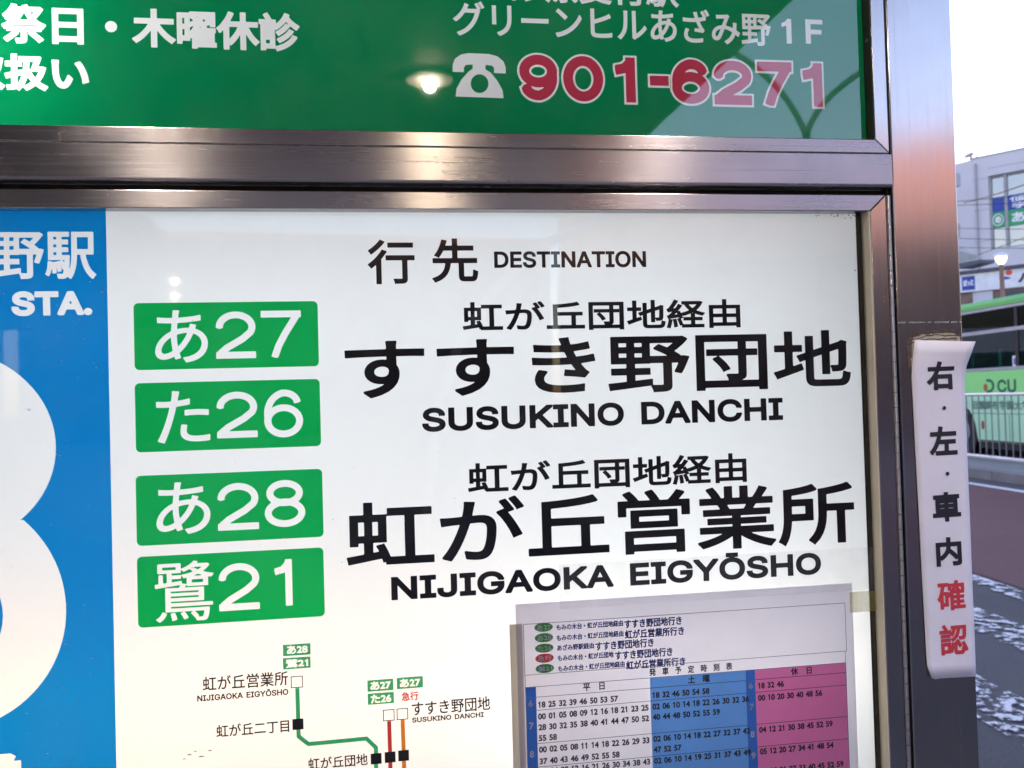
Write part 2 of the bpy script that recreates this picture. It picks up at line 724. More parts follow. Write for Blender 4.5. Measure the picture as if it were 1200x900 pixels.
M = {}
M['steel_x'] = steel('brushed_steel_along', 'x', rough=0.24)
M['steel_z'] = steel('brushed_steel_upright', 'z', rough=0.22)
M['hinge'] = steel('dull_hinge_steel', 'x', (0.32, 0.29, 0.30), 0.34)
M['rubber'] = plain('dark_rubber', (0.02, 0.022, 0.018), 0.6, vary=0.4, scale=60)
M['gap'] = plain('dirty_gap', (0.018, 0.012, 0.008), 0.9, vary=0.6, scale=120)  # dark brown standing in for shade in the gaps, with some dirt
M['cream'] = plain('cream_gasket', (0.62, 0.54, 0.40), 0.6, vary=0.08, scale=25)
M['box_in'] = plain('white_box_lining', (0.7, 0.7, 0.7), 0.7)
M['diffuser'] = film('white_backlit_sheet', (0.78, 0.78, 0.79), 0.5, vary=0.015)
M['film_green'] = film('green_backlit_print', (0.0, 0.42, 0.155), 0.5, vary=0.05)
M['badge_green'] = film('badge_green_print', (0.003, 0.64, 0.15), 0.5, vary=0.04, scale=9)
M['film_blue'] = film('blue_backlit_print', (0.006, 0.40, 0.97), 0.5, vary=0.05)
M['film_deep_blue'] = film('deep_blue_print', (0.01, 0.09, 0.42), 0.5)
M['film_red'] = film('red_backlit_print', (0.92, 0.08, 0.16), 0.5)
M['ink'] = film('black_print', (0.012, 0.011, 0.014), 0.1, rough=0.35, vary=0.2)
M['line_green'] = film('route_line_green', (0.05, 0.58, 0.27), 0.4)
M['line_red'] = film('route_line_red', (0.75, 0.06, 0.06), 0.4)
M['line_orange'] = film('route_line_orange', (0.90, 0.33, 0.03), 0.4)
M['map_green'] = film('map_badge_green', (0.10, 0.62, 0.28), 0.4)
M['paper'] = film('timetable_paper', (0.78, 0.745, 0.84), 0.46, vary=0.03, scale=12, rough=0.7)
M['old_paper'] = film('yellowed_paper', (0.66, 0.60, 0.50), 0.30, vary=0.05, scale=10, rough=0.7)
M['tt_ink'] = plain('timetable_ink', (0.03, 0.028, 0.045), 0.6)
M['tt_blue_ink'] = plain('timetable_blue_ink', (0.045, 0.075, 0.34), 0.6)
M['tt_blue'] = film('saturday_blue', (0.20, 0.50, 0.97), 0.44, vary=0.06, scale=15)
M['tt_deep'] = film('hour_column_blue', (0.06, 0.22, 0.70), 0.42, vary=0.06, scale=15)
M['tt_pink'] = film('holiday_pink', (0.90, 0.28, 0.56), 0.44, vary=0.05, scale=15)
M['tt_pale'] = plain('pale_print', (0.75, 0.80, 0.95), 0.6)
M['tt_green'] = film('route_pill_green', (0.10, 0.36, 0.08), 0.4)
M['tt_red'] = film('route_pill_red', (0.80, 0.08, 0.09), 0.4)
M['strip'] = plain('notice_paper', (0.86, 0.815, 0.90), 0.5, vary=0.05, scale=18, bmp=0.35, bscale=55)
M['strip_black'] = plain('notice_black', (0.015, 0.013, 0.022), 0.5)
M['strip_red'] = plain('notice_red', (0.66, 0.05, 0.07), 0.5)
M['torn'] = plain('torn_paper', (0.46, 0.39, 0.31), 0.9, vary=0.45, scale=160, bmp=0.5, bscale=300)
M['torn_dark'] = plain('dried_glue', (0.11, 0.075, 0.055), 0.8, vary=0.6, scale=200, bmp=0.5, bscale=400)
M['pane'] = pane_mat('acrylic_pane', 1.0)
M['pane_gloss'] = pane_mat('glossy_acrylic_pane', 2.2)
M['bulb'] = emit('lit_lamp', (1.0, 0.82, 0.58), 55.0)

prep_glyphs(sorted(set(
    'あいうえおかきくけこさしすせそたちつてとなにぬねのはひふへほまみむめもがざグリーンヒルバッばっと祭日・木曜休診取扱野行先虹丘団地経由営業所鷺駅'
    '東急右左車内確認二丁目発予定時刻表平土台田園調布学大受付駅個別指導進土ー診療科'
    '0123456789ABCDEFGHIJKLMNOPQRSTUVWXYZŌ.-')))

GL[('J', '1')] = ([np.array([(0.21, 0.0), (0.29, 0.0), (0.29, 0.71), (0.225, 0.71), (0.17, 0.62), (0.09, 0.58), (0.09, 0.52), (0.21, 0.565)])], GL[('J', '0')][1])

# ------------------------------------------------------------------ ground, road
AZ = math.radians(3.65)
U = np.array([math.sin(AZ), math.cos(AZ), 0.0])      # along the road
T = np.array([math.cos(AZ), -math.sin(AZ), 0.0])     # across it, to the right
ROAD = Matrix(((T[0], U[0], 0, 0), (T[1], U[1], 0, 0), (0, 0, 1, 0), (0, 0, 0, 1)))   # local (across, along, up) -> world


def asphalt(name, c0, c1, scale=0.6, sp=0.35):
    m, t, b, o = newmat(name)
    p = geo_pos(t)
    big = noise(t, scale, 6, 0.6, p)
    fine = noise(t, 90.0, 3, 0.7, p)
    a = t.nodes.new('ShaderNodeMixRGB')
    t.links.new(ramp(t, big, [(0.3, c0), (0.7, c1)]), a.inputs[1])
    t.links.new(ramp(t, fine, [(0.35, tuple(x * 0.55 for x in c0)), (0.65, tuple(x * 1.5 for x in c1))]), a.inputs[2])
    a.inputs[0].default_value = sp
    t.links.new(a.outputs[0], b.inputs['Base Color'])
    b.inputs['Roughness'].default_value = 0.75
    b.inputs['Specular IOR Level'].default_value = 0.35
    bump(t, b, fine, 0.5, 0.004)
    return m


M['asphalt'] = asphalt('grey_asphalt', (0.036, 0.036, 0.039), (0.075, 0.073, 0.078))
M['red_asphalt'] = asphalt('red_coated_asphalt', (0.092, 0.036, 0.038), (0.130, 0.053, 0.054))
M['pave'] = asphalt('footway_paving', (0.17, 0.165, 0.165), (0.26, 0.25, 0.25), 1.5)
M['kerb'] = plain('kerb_stone', (0.17, 0.165, 0.17), 0.85, vary=0.25, scale=4, bmp=0.3)


def worn_paint(name, lo, hi, scale):
    m, t, b, o = newmat(name)
    p = geo_pos(t)
    b.inputs['Base Color'].default_value = (0.60, 0.59, 0.60, 1)
    b.inputs['Roughness'].default_value = 0.7
    f = noise(t, scale, 9, 0.72, p)
    tp = t.nodes.new('ShaderNodeBsdfTransparent')
    mx = t.nodes.new('ShaderNodeMixShader')
    t.links.new(maprange(t, f, lo, hi, 0, 1), mx.inputs[0])
    t.links.new(tp.outputs[0], mx.inputs[1])
    t.links.new(b.outputs[0], mx.inputs[2])
    t.links.new(mx.outputs[0], o.inputs[0])
    return m


M['paint'] = worn_paint('worn_road_paint', 0.49, 0.55, 14.0)
M['paint_line'] = worn_paint('edge_line_paint', 0.33, 0.40, 9.0)

g = MB().quad((-600, -600, -0.004), (600, -600, -0.004), (600, 900, -0.004), (-600, 900, -0.004)).build('ground', M['asphalt'])
tag(g, kind='structure')
rd = MB(ROAD).quad((1.5, -60, 0.0), (9.0, -60, 0.0), (9.0, 120, 0.0), (1.5, 120, 0.0)).build('road', M['asphalt'])
tag(rd, kind='structure')
rl = MB(ROAD).quad((3.95, -60, 0.004), (7.45, -60, 0.004), (7.45, 120, 0.004), (3.95, 120, 0.004)).build('red_lane', M['red_asphalt'])
tag(rl, kind='structure')
ln = MB(ROAD).quad((7.46, -60, 0.006), (7.62, -60, 0.006), (7.62, 120, 0.006), (7.46, 120, 0.006)).build('edge_line', M['paint_line'])
tag(ln, kind='structure')
zb = MB(ROAD)
for a, b, s0, s1 in ((2.23, 2.56, 1.2, 5.2), (3.02, 3.34, 1.4, 6.0), (3.72, 3.90, 4.3, 6.2), (1.62, 1.85, 1.0, 5.0)):
    zb.quad((a, s0, 0.008), (b, s0, 0.008), (b, s1, 0.008), (a, s1, 0.008))
tag(zb.build('crossing_marking', M['paint']), kind='structure')
fwy = MB(ROAD).box(-14, 1.32, -60, 120, -0.05, 0.118).build('footway', M['pave'])
tag(fwy, kind='structure')
kb = MB(ROAD)
for i in range(-20, 60):
    kb.box(1.325, 1.5, i * 1.0, i * 1.0 + 0.992, -0.05, 0.12)
tag(kb.build('near_kerb', M['kerb'], bevel=0.012), kind='structure')
kb = MB(ROAD)
for i in range(-20, 60):
    kb.box(8.05, 8.25, i * 1.0, i * 1.0 + 0.992, -0.05, 0.15)
tag(kb.build('island_kerb', M['kerb'], bevel=0.015), kind='structure')
isl = MB(ROAD).box(8.255, 9.5, -20, 60, -0.05, 0.147).build('island_footway', M['pave'])
tag(isl, kind='structure')
# ------------------------------------------------------------------ the bus stop signboard
YF = -0.0145                                  # face of the steel frames; the printed sheets lie at y = 0
ZU, ZC1, ZC0, ZL1, ZL0 = 1.6375, 1.6226, 1.5915, 1.5845, 1.5690
XL, XR = -0.600, 0.4718                       # the doors' outer sides
sign = thing('bus_stop_signboard', 'large brushed steel bus stop signboard with a green advert above a backlit white destination panel', 'signboard', (0, 0.09, 0.12))
# uprights
MB().box(0.4738, 0.5410, -0.0145, 0.10, 0.12, 2.36).build('post', M['steel_z'], sign, bevel=0.0015)
MB().box(-0.672, -0.6045, -0.0145, 0.10, 0.12, 2.36).build('post', M['steel_z'], sign, bevel=0.0015)
# closed box behind the sheets
bx = MB()
for z0, z1 in ((0.56, ZC1 - 0.006), (ZC1 - 0.004, 2.24)):
    bx.quad((XL, 0.17, z0), (XR, 0.17, z0), (XR, 0.17, z1), (XL, 0.17, z1))
    bx.quad((XL, 0.001, z0), (XR, 0.001, z0), (XR, 0.17, z0), (XL, 0.17, z0))
    bx.quad((XL, 0.001, z1), (XR, 0.001, z1), (XR, 0.17, z1), (XL, 0.17, z1))
    bx.quad((XL, 0.001, z0), (XL, 0.17, z0), (XL, 0.17, z1), (XL, 0.001, z1))
    bx.quad((XR, 0.001, z0), (XR, 0.17, z0), (XR, 0.17, z1), (XR, 0.001, z1))
bx.build('box_lining', M['box_in'], sign)
MB().box(XL - 0.004, XR + 0.0018, 0.172, 0.178, 0.55, 2.25).build('back_panel', M['steel_x'], sign)
# rail across the middle, its lower edge rolled under
pr = [(YF - 0.002, ZC1), (YF - 0.002, ZC0 + 0.003)]
for i in range(1, 6):
    t_ = math.radians(90 * i / 5)
    pr.append((YF - 0.002 + 0.0032 * (1 - math.cos(t_)), ZC0 + 0.003 - 0.003 * math.sin(t_)))
pr += [(0.0, ZC0), (0.0, ZC1)]
MB().prism([(XL, y, z) for y, z in pr], (XR + 0.0008 - XL, 0, 0)).build('cross_rail', M['steel_x'], sign)
MB().box(XL, XR, -0.004, 0.0, ZL1 - 0.004, ZC0 - 0.0005).build('shadow_gap', M['gap'], sign)  # dark strip painted in for the shade between the rails
MB().box(XR - 0.001, XR + 0.0018, -0.008, 0.0, 0.55, 2.25).build('side_gap', M['gap'], sign)


def mitre_frame(parent, xo0, xo1, zo0, zo1, w_side, w_bot, w_top, y0=YF, y1=-0.0012):
    """four mitred bars of a door frame"""
    xi0, xi1, zi0, zi1 = xo0 + w_side, xo1 - w_side, zo0 + w_bot, zo1 - w_top
    e = 0.00025
    dy = (0, y1 - y0, 0)
    MB().prism([(xo0 + e, y0, zo0), (xo1 - e, y0, zo0), (xi1 - e, y0, zi0), (xi0 + e, y0, zi0)], dy).build('rail', M['steel_x'], parent, bevel=0.0008)
    MB().prism([(xi0 + e, y0, zi1), (xi1 - e, y0, zi1), (xo1 - e, y0, zo1), (xo0 + e, y0, zo1)], dy).build('rail', M['steel_x'], parent, bevel=0.0008)
    MB().prism([(xi1, y0, zi0 + e), (xo1, y0, zo0 + e), (xo1, y0, zo1 - e), (xi1, y0, zi1 - e)], dy).build('stile', M['steel_z'], parent, bevel=0.0008)
    MB().prism([(xo0, y0, zo0 + e), (xi0, y0, zi0 + e), (xi0, y0, zi1 - e), (xo0, y0, zo1 - e)], dy).build('stile', M['steel_z'], parent, bevel=0.0008)


# upper door
ud = part_root('advert_door', sign, (0, 0, 1.9))
mitre_frame(ud, XL, XR, ZC1 + 0.0016, 2.24, 0.0141, ZU - ZC1 - 0.0016, 0.0141)
MB().box(0.4572, 0.45765, YF + 0.0010, -0.0010, ZU, 2.2258).build('gasket', M['rubber'], ud)  # dark strip standing in for the shaded steel side of the stile
MB().quad((XL + 0.012, -0.0032, ZU - 0.003), (0.4571, -0.0032, ZU - 0.003), (0.4571, -0.0032, 2.228), (XL + 0.012, -0.0032, 2.228)).build('clear_pane', M['pane_gloss'], ud)
MB().lathe((0, 0, 0), [(0.0011, 0), (0.0013, 0.0004), (0.0006, 0.0007)], 12)
sw = MB()
sa, sz = Plane((0, -0.009, 0), (1, 0, 0), (0, -1, 0)).at(1013, 47)
sw.tube([(0.4566, -0.008, sz), (0.4573, -0.008, sz)], 0.0016, 12)
sw.build('screw_head', M['hinge'], ud)
# lower door
ld = part_root('destination_door', sign, (0, 0, 1.1))
mitre_frame(ld, XL, 0.4664, 0.56, ZL1, 0.0164, 0.0155, ZL1 - ZL0)
gk = MB()
gk.box(0.4486, 0.4499, YF + 0.0006, -0.0011, 0.5755, ZL0)
gk.build('gasket', M['cream'], ld)
MB().quad((XL + 0.012, -0.0040, 0.572), (0.4484, -0.0040, 0.572), (0.4484, -0.0040, ZL0 + 0.002), (XL + 0.012, -0.0040, ZL0 + 0.002)).build('clear_pane', M['pane'], ld)
MB().box(0.4438, 0.4500, 0.0005, 0.0012, 0.565, 1.5745).build('gap_strip', M['gap'], ld)  # dark strip added so the lit box does not show through the crack
hg = part_root('piano_hinge', sign, (0.4692, YF, 1.1))
MB().box(0.46655, 0.4735, YF + 0.004, YF + 0.005, 0.56, 1.582).build('leaf', M['gap'], hg)
hk = MB()
z = 0.562
while z < 1.576:
    hk.tube([(0.4691, YF + 0.0012, z), (0.4691, YF + 0.0012, z + 0.0138)], 0.0024, 10)
    z += 0.0144
hk.build('knuckle_row', M['hinge'], hg, smooth=False)

# backlit sheets -------------------------------------------------------------
adv = MB().quad((XL + 0.002, 0.0006, ZC1 + 0.001), (0.4700, 0.0006, ZC1 + 0.001), (0.4700, 0.0006, 2.236), (XL + 0.002, 0.0006, 2.236)).build('advert_sheet', M['diffuser'], sign)


def S(*a, **k):
    return px_text(SIGN, *a, off=0.0, **k)


holes = []
for g_ in (S('日・祭日・木曜休診', -97, 351, 8, 54, bold=0.0012), S('取扱い', -46, 104, 63, 106, bold=0.0013),
           S('グリーンヒルあざみ野', 531, 903, 7, 48, bold=0.0006), S('1', 916, 927.5, 22, 51, bold=0.0009), S('F', 944, 964, 23, 51.5, bold=0.0010, fk='L'),
           S('診療受付駅', 598, 795, -31, 5, bold=0.0008)):
    holes += [l for gl in g_ for l in gl]
num_o, num_r = [], []
nz0, nz1 = SIGN.at(786, 121.3)[1], SIGN.at(786, 69.0)[1]
for ch, x0, x1 in (('9', 608.7, 653), ('0', 660, 706.8), ('1', 721, 744.5), ('-', 761.5, 783.5), ('6', 787.5, 831), ('2', 836.5, 880.5), ('7', 887.5, 928), ('1', 940.5, 963.3)):
    a_, b_ = SIGN.at(x0, 95)[0], SIGN.at(x1, 95)[0]
    num_r.append(stroke_fig(ch, a_, b_, nz0, nz1, 0.0046))
    num_o.append(stroke_fig(ch, a_, b_, nz0, nz1, 0.0046, 0.0019))
for l_ in num_o:
    holes += l_


def px_loop(pts):
    return np.array([SIGN.at(x, y) for x, y in pts])


tel = [(530.5, 84), (530.5, 76), (533, 69), (540, 64), (549, 62.3), (573, 63.3), (583, 66), (590, 72), (592.5, 79), (592.5, 86), (579, 85.5), (579, 80), (577, 77), (569, 76), (568.5, 81), (575, 85),
       (583, 95), (589, 106), (590, 115), (534, 113), (535, 104), (541, 93), (549, 84), (554, 80.5), (554, 75.5), (546, 76), (543.5, 79), (543.5, 84.5)]
tel_hole = [(562 + 10.5 * math.cos(t_), 98 + 11 * math.sin(t_)) for t_ in np.linspace(0, 2 * PI, 33)[:-1]]
tel_slot = [(557.5, 76), (565, 76.2), (565, 80.6), (557.5, 80.4)]
holes += [px_loop(tel), px_loop(tel_hole)]
mb = MB()
fill(mb, [np.array([(XL + 0.002, ZC1 + 0.001), (0.4700, ZC1 + 0.001), (0.4700, 2.236), (XL + 0.002, 2.236)])] + holes, SIGN, 0.0)
gp = mb.build('green_print', M['film_green'], adv)
flat_text('telephone_number', num_r, M['film_red'], adv, SIGN, 0.0003)

dst = MB().quad((XL + 0.002, 0.0006, 0.565), (0.4452, 0.0006, 0.565), (0.4452, 0.0006, 1.5755), (XL + 0.002, 0.0006, 1.5755)).build('destination_sheet', M['diffuser'], sign)
# blue stop number column
XB = -0.2384
c8 = -70
loops = [np.array([(XL + 0.003, 0.566), (XB, 0.566), (XB, 1.5754), (XL + 0.003, 1.5754)])]


def lobes():
    top = [(c8 + 135.5 * math.cos(t_), 525 - 117 * math.sin(t_)) for t_ in np.linspace(math.radians(-46.3), math.radians(180 + 46.3), 60)]
    bot = [(c8 + 147.5 * math.cos(t_), 716 - 142 * math.sin(t_)) for t_ in np.linspace(math.radians(180 - 48.7), math.radians(360 + 48.7), 80)]
    return top + bot


loops.append(px_loop(lobes()))
loops.append(px_loop([(c8 + 58 * math.cos(t_), 528 - 50 * math.sin(t_)) for t_ in np.linspace(0, 2 * PI, 49)[:-1]]))
loops.append(px_loop([(c8 + 73.5 * math.cos(t_), 722 - 72 * math.sin(t_)) for t_ in np.linspace(0, 2 * PI, 49)[:-1]]))
for g_ in (S('野駅', -9, 112.5, 271.5, 327, bold=0.0008), S('STA.', 13.5, 108, 341, 370, bold=0.0015, fk='L'), S('東急', -92, 33, 882, 940, bold=0.0022)):
    loops += [l for gl in g_ for l in gl]
mb = MB()
fill(mb, loops, SIGN, 0.0)
mb.build('blue_print', M['film_blue'], dst)

# headings in black
TX = [('行', 431, 486, 281, 333, 0.0008, 'J'), ('先', 506, 560, 279.5, 331, 0.0008, 'J'), ('DESTINATION', 579, 757, 294.3, 313.8, 0.0007, 'L'),
      ('虹が丘団地経由', 542, 867.5, 352, 386.5, 0.0007, 'J'), ('すすき野団地', 404, 996.5, 391.5, 461.5, 0.0013, 'J'), ('SUSUKINO DANCHI', 494.5, 917.5, 472, 499.5, 0.0012, 'L'),
      ('虹が丘団地経由', 548, 875, 536.5, 572, 0.0007, 'J'), ('虹が丘営業所', 405.5, 1001.5, 576, 652, 0.0013, 'J'), ('NIJIGAOKA EIGYŌSHO', 458, 962.5, 656, 688.5, 0.0012, 'L')]
for s_, xl, xr, yt, yb, bo, fk in TX:
    flat_text('lettering', S(s_, xl, xr, yt, yb, bold=bo, fk=fk, div=64), M['ink'], dst, SIGN, 0.0002)


# mould specks along the top right edge of the white sheet
mb = MB()
for i in range(46):
    x_, y_ = (random.uniform(955, 1007), 251.5 + abs(random.gauss(0, 2.2))) if i < 34 else (1007 - abs(random.gauss(0, 3)), random.uniform(255, 330))
    a_, z_ = SIGN.at(x_, y_)
    r0 = random.uniform(0.0002, 0.0008)
    fill(mb, [np.array([(a_ + r0 * random.uniform(.6, 1.3) * math.cos(t_), z_ + r0 * random.uniform(.5, 1) * math.sin(t_)) for t_ in np.linspace(0, 2 * PI, 9)[:-1]])], SIGN, 0.0004)
tag(mb.build('mould_specks', M['gap'], dst), kind='stuff')
M['dust'] = plain('pale_dust', (0.75, 0.78, 0.80), 0.8)
M['scuff'] = plain('grey_scuff', (0.38, 0.35, 0.32), 0.8)
for nm, mt, n_k, xs_, ys_, r_ in (('dust_specks', 'dust', 70, (2, 126), (255, 895), (0.00015, 0.0005)), ('scuff_specks', 'scuff', 60, (140, 600), (260, 895), (0.00012, 0.00042))):
    mb = MB()
    for i in range(n_k):
        a_, z_ = SIGN.at(random.uniform(*xs_), random.uniform(*ys_))
        r0 = random.uniform(*r_)
        st2 = random.uniform(0.7, 2.6)
        fill(mb, [np.array([(a_ + r0 * st2 * math.cos(t_) * random.uniform(.7, 1.2), z_ + r0 * math.sin(t_) * random.uniform(.7, 1.2)) for t_ in np.linspace(0, 2 * PI, 8)[:-1]])], SIGN, 0.0005)
    tag(mb.build(nm, M[mt], dst), kind='stuff')
mb = MB()
for x_, y_, w_ in ((222, 884, 3), (229, 880, 2), (236, 886, 4), (246, 879, 2.5), (216, 889, 2)):
    fill(mb, [np.array([SIGN.at(x_ + dx_, y_ + dy_) for dx_, dy_ in ((-w_, .5), (-w_ * .3, -.6), (w_, -.5), (w_ * .8, .4), (0, .9))])], SIGN, 0.0005)
mb.build('scuff_marks', M['scuff'], dst)


# green route badges, lettering cut out of the print
def badge(quad, texts, r, mat, off=0.0, name='route_badge', parent=None):
    (x0, y0), (x1, y1) = quad
    xc, yc = (x0 + x1) / 2, (y0 + y1) / 2
    a0, a1 = SIGN.at(x0, yc)[0], SIGN.at(x1, yc)[0]
    z1, z0 = SIGN.at(xc, y0)[1], SIGN.at(xc, y1)[1]
    lp = [rrect(a0, a1, z0, z1, r)]
    for s_, xl, xr, yt, yb, bo, fk in texts:
        if fk == 'S':
            yc_ = (yt + yb) / 2
            lp += stroke_fig(s_, SIGN.at(xl, yc_)[0], SIGN.at(xr, yc_)[0], SIGN.at((xl + xr) / 2, yb)[1], SIGN.at((xl + xr) / 2, yt)[1], 0.0029)
            continue
        lp += [l for gl in S(s_, xl, xr, yt, yb, bold=bo, fk=fk, div=56) for l in gl]
    mb_ = MB()
    fill(mb_, lp, SIGN, off)
    return mb_.build(name, mat, parent or dst)


badge(((157, 354), (373, 431.5)), [('あ', 181.5, 243.5, 363.5, 425, 0.0005, 'J'), ('2', 253, 299.5, 365, 420, 0.0011, 'S'), ('7', 306, 353, 364, 419, 0.0011, 'S')], 0.004, M['badge_green'])
badge(((158.5, 446.5), (375.5, 526.5)), [('た', 183, 246, 458, 519, 0.0005, 'J'), ('2', 254, 301.5, 459, 513, 0.0011, 'S'), ('6', 309.5, 355, 456.5, 512.5, 0.0011, 'S')], 0.004, M['badge_green'])
badge(((159.5, 553.5), (378.5, 634.5)), [('あ', 183, 246.5, 565, 626, 0.0005, 'J'), ('2', 255, 303, 566, 621, 0.0011, 'S'), ('8', 310, 357.5, 562.5, 617.5, 0.0011, 'S')], 0.004, M['badge_green'])
badge(((161, 647), (380, 729)), [('鷺', 181.5, 251, 657.5, 728, 0.0003, 'J'), ('2', 256.5, 304, 660, 715, 0.0011, 'S'), ('1', 322, 342.5, 655.5, 710, 0.0011, 'S')], 0.004, M['badge_green'])

# route map
rm = part_root('route_map', sign, (-0.05, 0, 1.15))


def poly_line(pts, wpx, mat, off):
    """a printed line of constant width through pixel-measured points"""
    P = [np.array(SIGN.at(*p)) for p in pts]
    w = wpx * 0.00074 / 2
    L, R = [], []
    for i, p in enumerate(P):
        d0 = P[i] - P[i - 1] if i else P[1] - P[0]
        d1 = P[i + 1] - P[i] if i < len(P) - 1 else d0
        n0 = np.array([-d0[1], d0[0]]) / np.hypot(*d0)
        n1 = np.array([-d1[1], d1[0]]) / np.hypot(*d1)
        n_ = (n0 + n1) / (1 + n0 @ n1)
        L.append(p + n_ * w)
        R.append(p - n_ * w)
    mb_ = MB()
    fill(mb_, [np.array(L + R[::-1])], SIGN, off)
    return mb_.build('route_line', mat, rm)


poly_line([(348.4, 806.2), (350, 863), (361.5, 872), (429.5, 865.5), (440.5, 876), (441.5, 960)], 4.8, M['line_green'], 0.0)
poly_line([(456, 845), (457.3, 887), (458.5, 960)], 4.8, M['line_red'], 0.0)
poly_line([(471.8, 843.5), (473.2, 885), (474.6, 960)], 4.8, M['line_orange'], 0.0)


def square(cx, cy, s_, hollow):
    a, z_ = SIGN.at(cx, cy)
    h = s_ * 0.00074 / 2
    mb_ = MB()
    if hollow:
        k = h - 0.0007
        mb_ = MB()
        fill(mb_, [rrect(a - h, a + h, z_ - h, z_ + h, 0.0002, 1), rrect(a - k, a + k, z_ - k, z_ + k, 0.0002, 1)], SIGN, 0.00025)
        mb_.build('stop_square', M['ink'], rm)
    else:
        fill(mb_, [rrect(a - h, a + h, z_ - h, z_ + h, 0.0002, 1)], SIGN, 0.0002)
        mb_.build('stop_square', M['ink'], rm)


for cx, cy, s_, ho in ((347.9, 799, 13.6, 1), (455.6, 838, 13.4, 1), (471.6, 836.6, 13.4, 1), (349.2, 848.6, 12.6, 0), (440.8, 889, 12.6, 0), (457.2, 887.2, 12.6, 0), (473, 885.3, 12.6, 0)):
    square(cx, cy, s_, ho)
for q, tx in ((((331.6, 754.7), (364, 768)), ('あ28', 336, 360.5, 756, 766)), (((331.6, 770.3), (364, 783.6)), ('鷺21', 335, 361, 772, 782)), (((430.5, 796.3), (461, 809.7)), ('あ27', 434, 458, 798, 808)),
              (((431, 811.8), (461.6, 825)), ('た26', 434.5, 458.5, 813.5, 823.5)), (((465, 793.3), (495.6, 806.6)), ('あ27', 468.5, 492.5, 795, 805))):
    badge(q, [(*tx, 0.0003, 'J')], 0.0005, M['map_green'], name='map_badge', parent=rm)
for s_, xl, xr, yt, yb, bo, fk, mt in (
        ('虹が丘営業所', 237.5, 337.5, 789.5, 806.5, .00016, 'J', 'ink'), ('NIJIGAOKA EIGYŌSHO', 231, 338, 809.5, 818.2, .00024, 'L', 'ink'), ('虹が丘二丁目', 253.5, 339, 846.2, 861, .00016, 'J', 'ink'),
        ('急行', 470.5, 490.5, 810.5, 821, .0002, 'J', 'line_red'), ('すすき野団地', 482.5, 574.5, 819, 835.5, .00016, 'J', 'ink'), ('SUSUKINO DANCHI', 482.8, 567, 837.5, 843.6, .00024, 'L', 'ink'),
        ('虹が丘団地', 361, 431, 885.5, 899.5, .00016, 'J', 'ink')):
    flat_text('lettering', S(s_, xl, xr, yt, yb, bold=bo, fk=fk, div=36), M[mt], rm, SIGN, 0.0002)

# the lamps inside the two boxes
def tube_light(name, x0, x1, y, z, h, power, col):
    l = bpy.data.lights.new(name, 'AREA')
    l.shape = 'RECTANGLE'
    l.size, l.size_y = x1 - x0, h
    l.energy = power
    l.color = col
    o = bpy.data.objects.new(name, l)
    o.location = ((x0 + x1) / 2, y, z)
    o.rotation_euler = (-PI / 2, 0, 0)        # faces the sheets (-y)
    COL.objects.link(o)
    o.parent = sign
    o.matrix_parent_inverse = WM[sign].inverted()
    return o


tube_light('tube_lamp', -0.50, 0.08, 0.105, 1.14, 0.03, 0.062, (1.0, 0.50, 0.15))
tube_light('tube_lamp', 0.12, 0.42, 0.105, 1.14, 0.03, 0.045, (1.0, 0.93, 0.80))
tube_light('tube_lamp', -0.50, 0.40, 0.10, 1.50, 0.03, 0.022, (0.94, 0.97, 1.0))
tube_light('lamp_tray', -0.55, 0.44, 0.165, 1.26, 0.58, 0.31, (0.88, 0.96, 1.0))
tube_light('tube_lamp', -0.58, -0.30, 0.10, 1.72, 0.03, 0.115, (1.0, 0.98, 0.9))
tube_light('lamp_tray', -0.55, 0.44, 0.165, 1.93, 0.55, 0.22, (0.96, 0.97, 1.0))

# ------------------------------------------------------------------ paper timetable on the panel
OFP = 0.0012
PAPER = Plane((0, -OFP, 0), (1, 0, 0), (0, -1, 0))
tt = thing('paper_timetable', 'lavender paper timetable with blue and pink columns on the lower right of the panel', 'timetable', (0.265, -OFP, 1.0))


def prect(pl, x0, x1, y0, y1, off, name, mat, parent, xc=None):
    """a printed rectangle measured at its middle"""
    xm, ym = (x0 + x1) / 2, (y0 + y1) / 2
    a0, a1 = pl.at(x0, ym)[0], pl.at(x1, ym)[0]
    z1, z0 = pl.at(xm, y0)[1], pl.at(xm, y1)[1]
    return MB().quad(pl.w(a0, z0, off), pl.w(a1, z0, off), pl.w(a1, z1, off), pl.w(a0, z1, off)).build(name, mat, parent)


TA0, TA1 = 0.1021, 0.4255
TZ1, TZ0 = 1.2168, 0.78
n_ = 10
sh = MB()
for i in range(n_ + 1):
    for j in range(9):
        x_ = TA0 + (TA1 - TA0) * i / n_
        z_ = TZ0 + (TZ1 - TZ0) * j / 8
        sh.v.append((x_, -OFP, z_))
for i in range(n_):
    for j in range(8):
        sh.f.append((i * 9 + j, (i + 1) * 9 + j, (i + 1) * 9 + j + 1, i * 9 + j + 1))
sheet = sh.build('sheet', M['paper'], tt)


def pa(x, y):
    return PAPER.at(x, y)


# plane coordinates of the printed grid
gx0, gx1 = pa(615.5, 800)[0], pa(991, 780)[0]
hx0, hx1 = pa(613.3, 731)[0], pa(989.9, 707)[0]
zt, zm = pa(800, 719.2)[1], pa(800, 777.3)[1]
zg = pa(800, 791.3)[1]
xh, xs, xd, xk = pa(628, 805)[0], pa(761.5, 795)[0], pa(873.6, 786)[0], pa(884.6, 786)[0]
ZB = 0.80


def zq(a0, a1, z0, z1, off, name, mat, parent=tt):
    return MB().quad(PAPER.w(a0, z0, off), PAPER.w(a1, z0, off), PAPER.w(a1, z1, off), PAPER.w(a0, z1, off)).build(name, mat, parent)


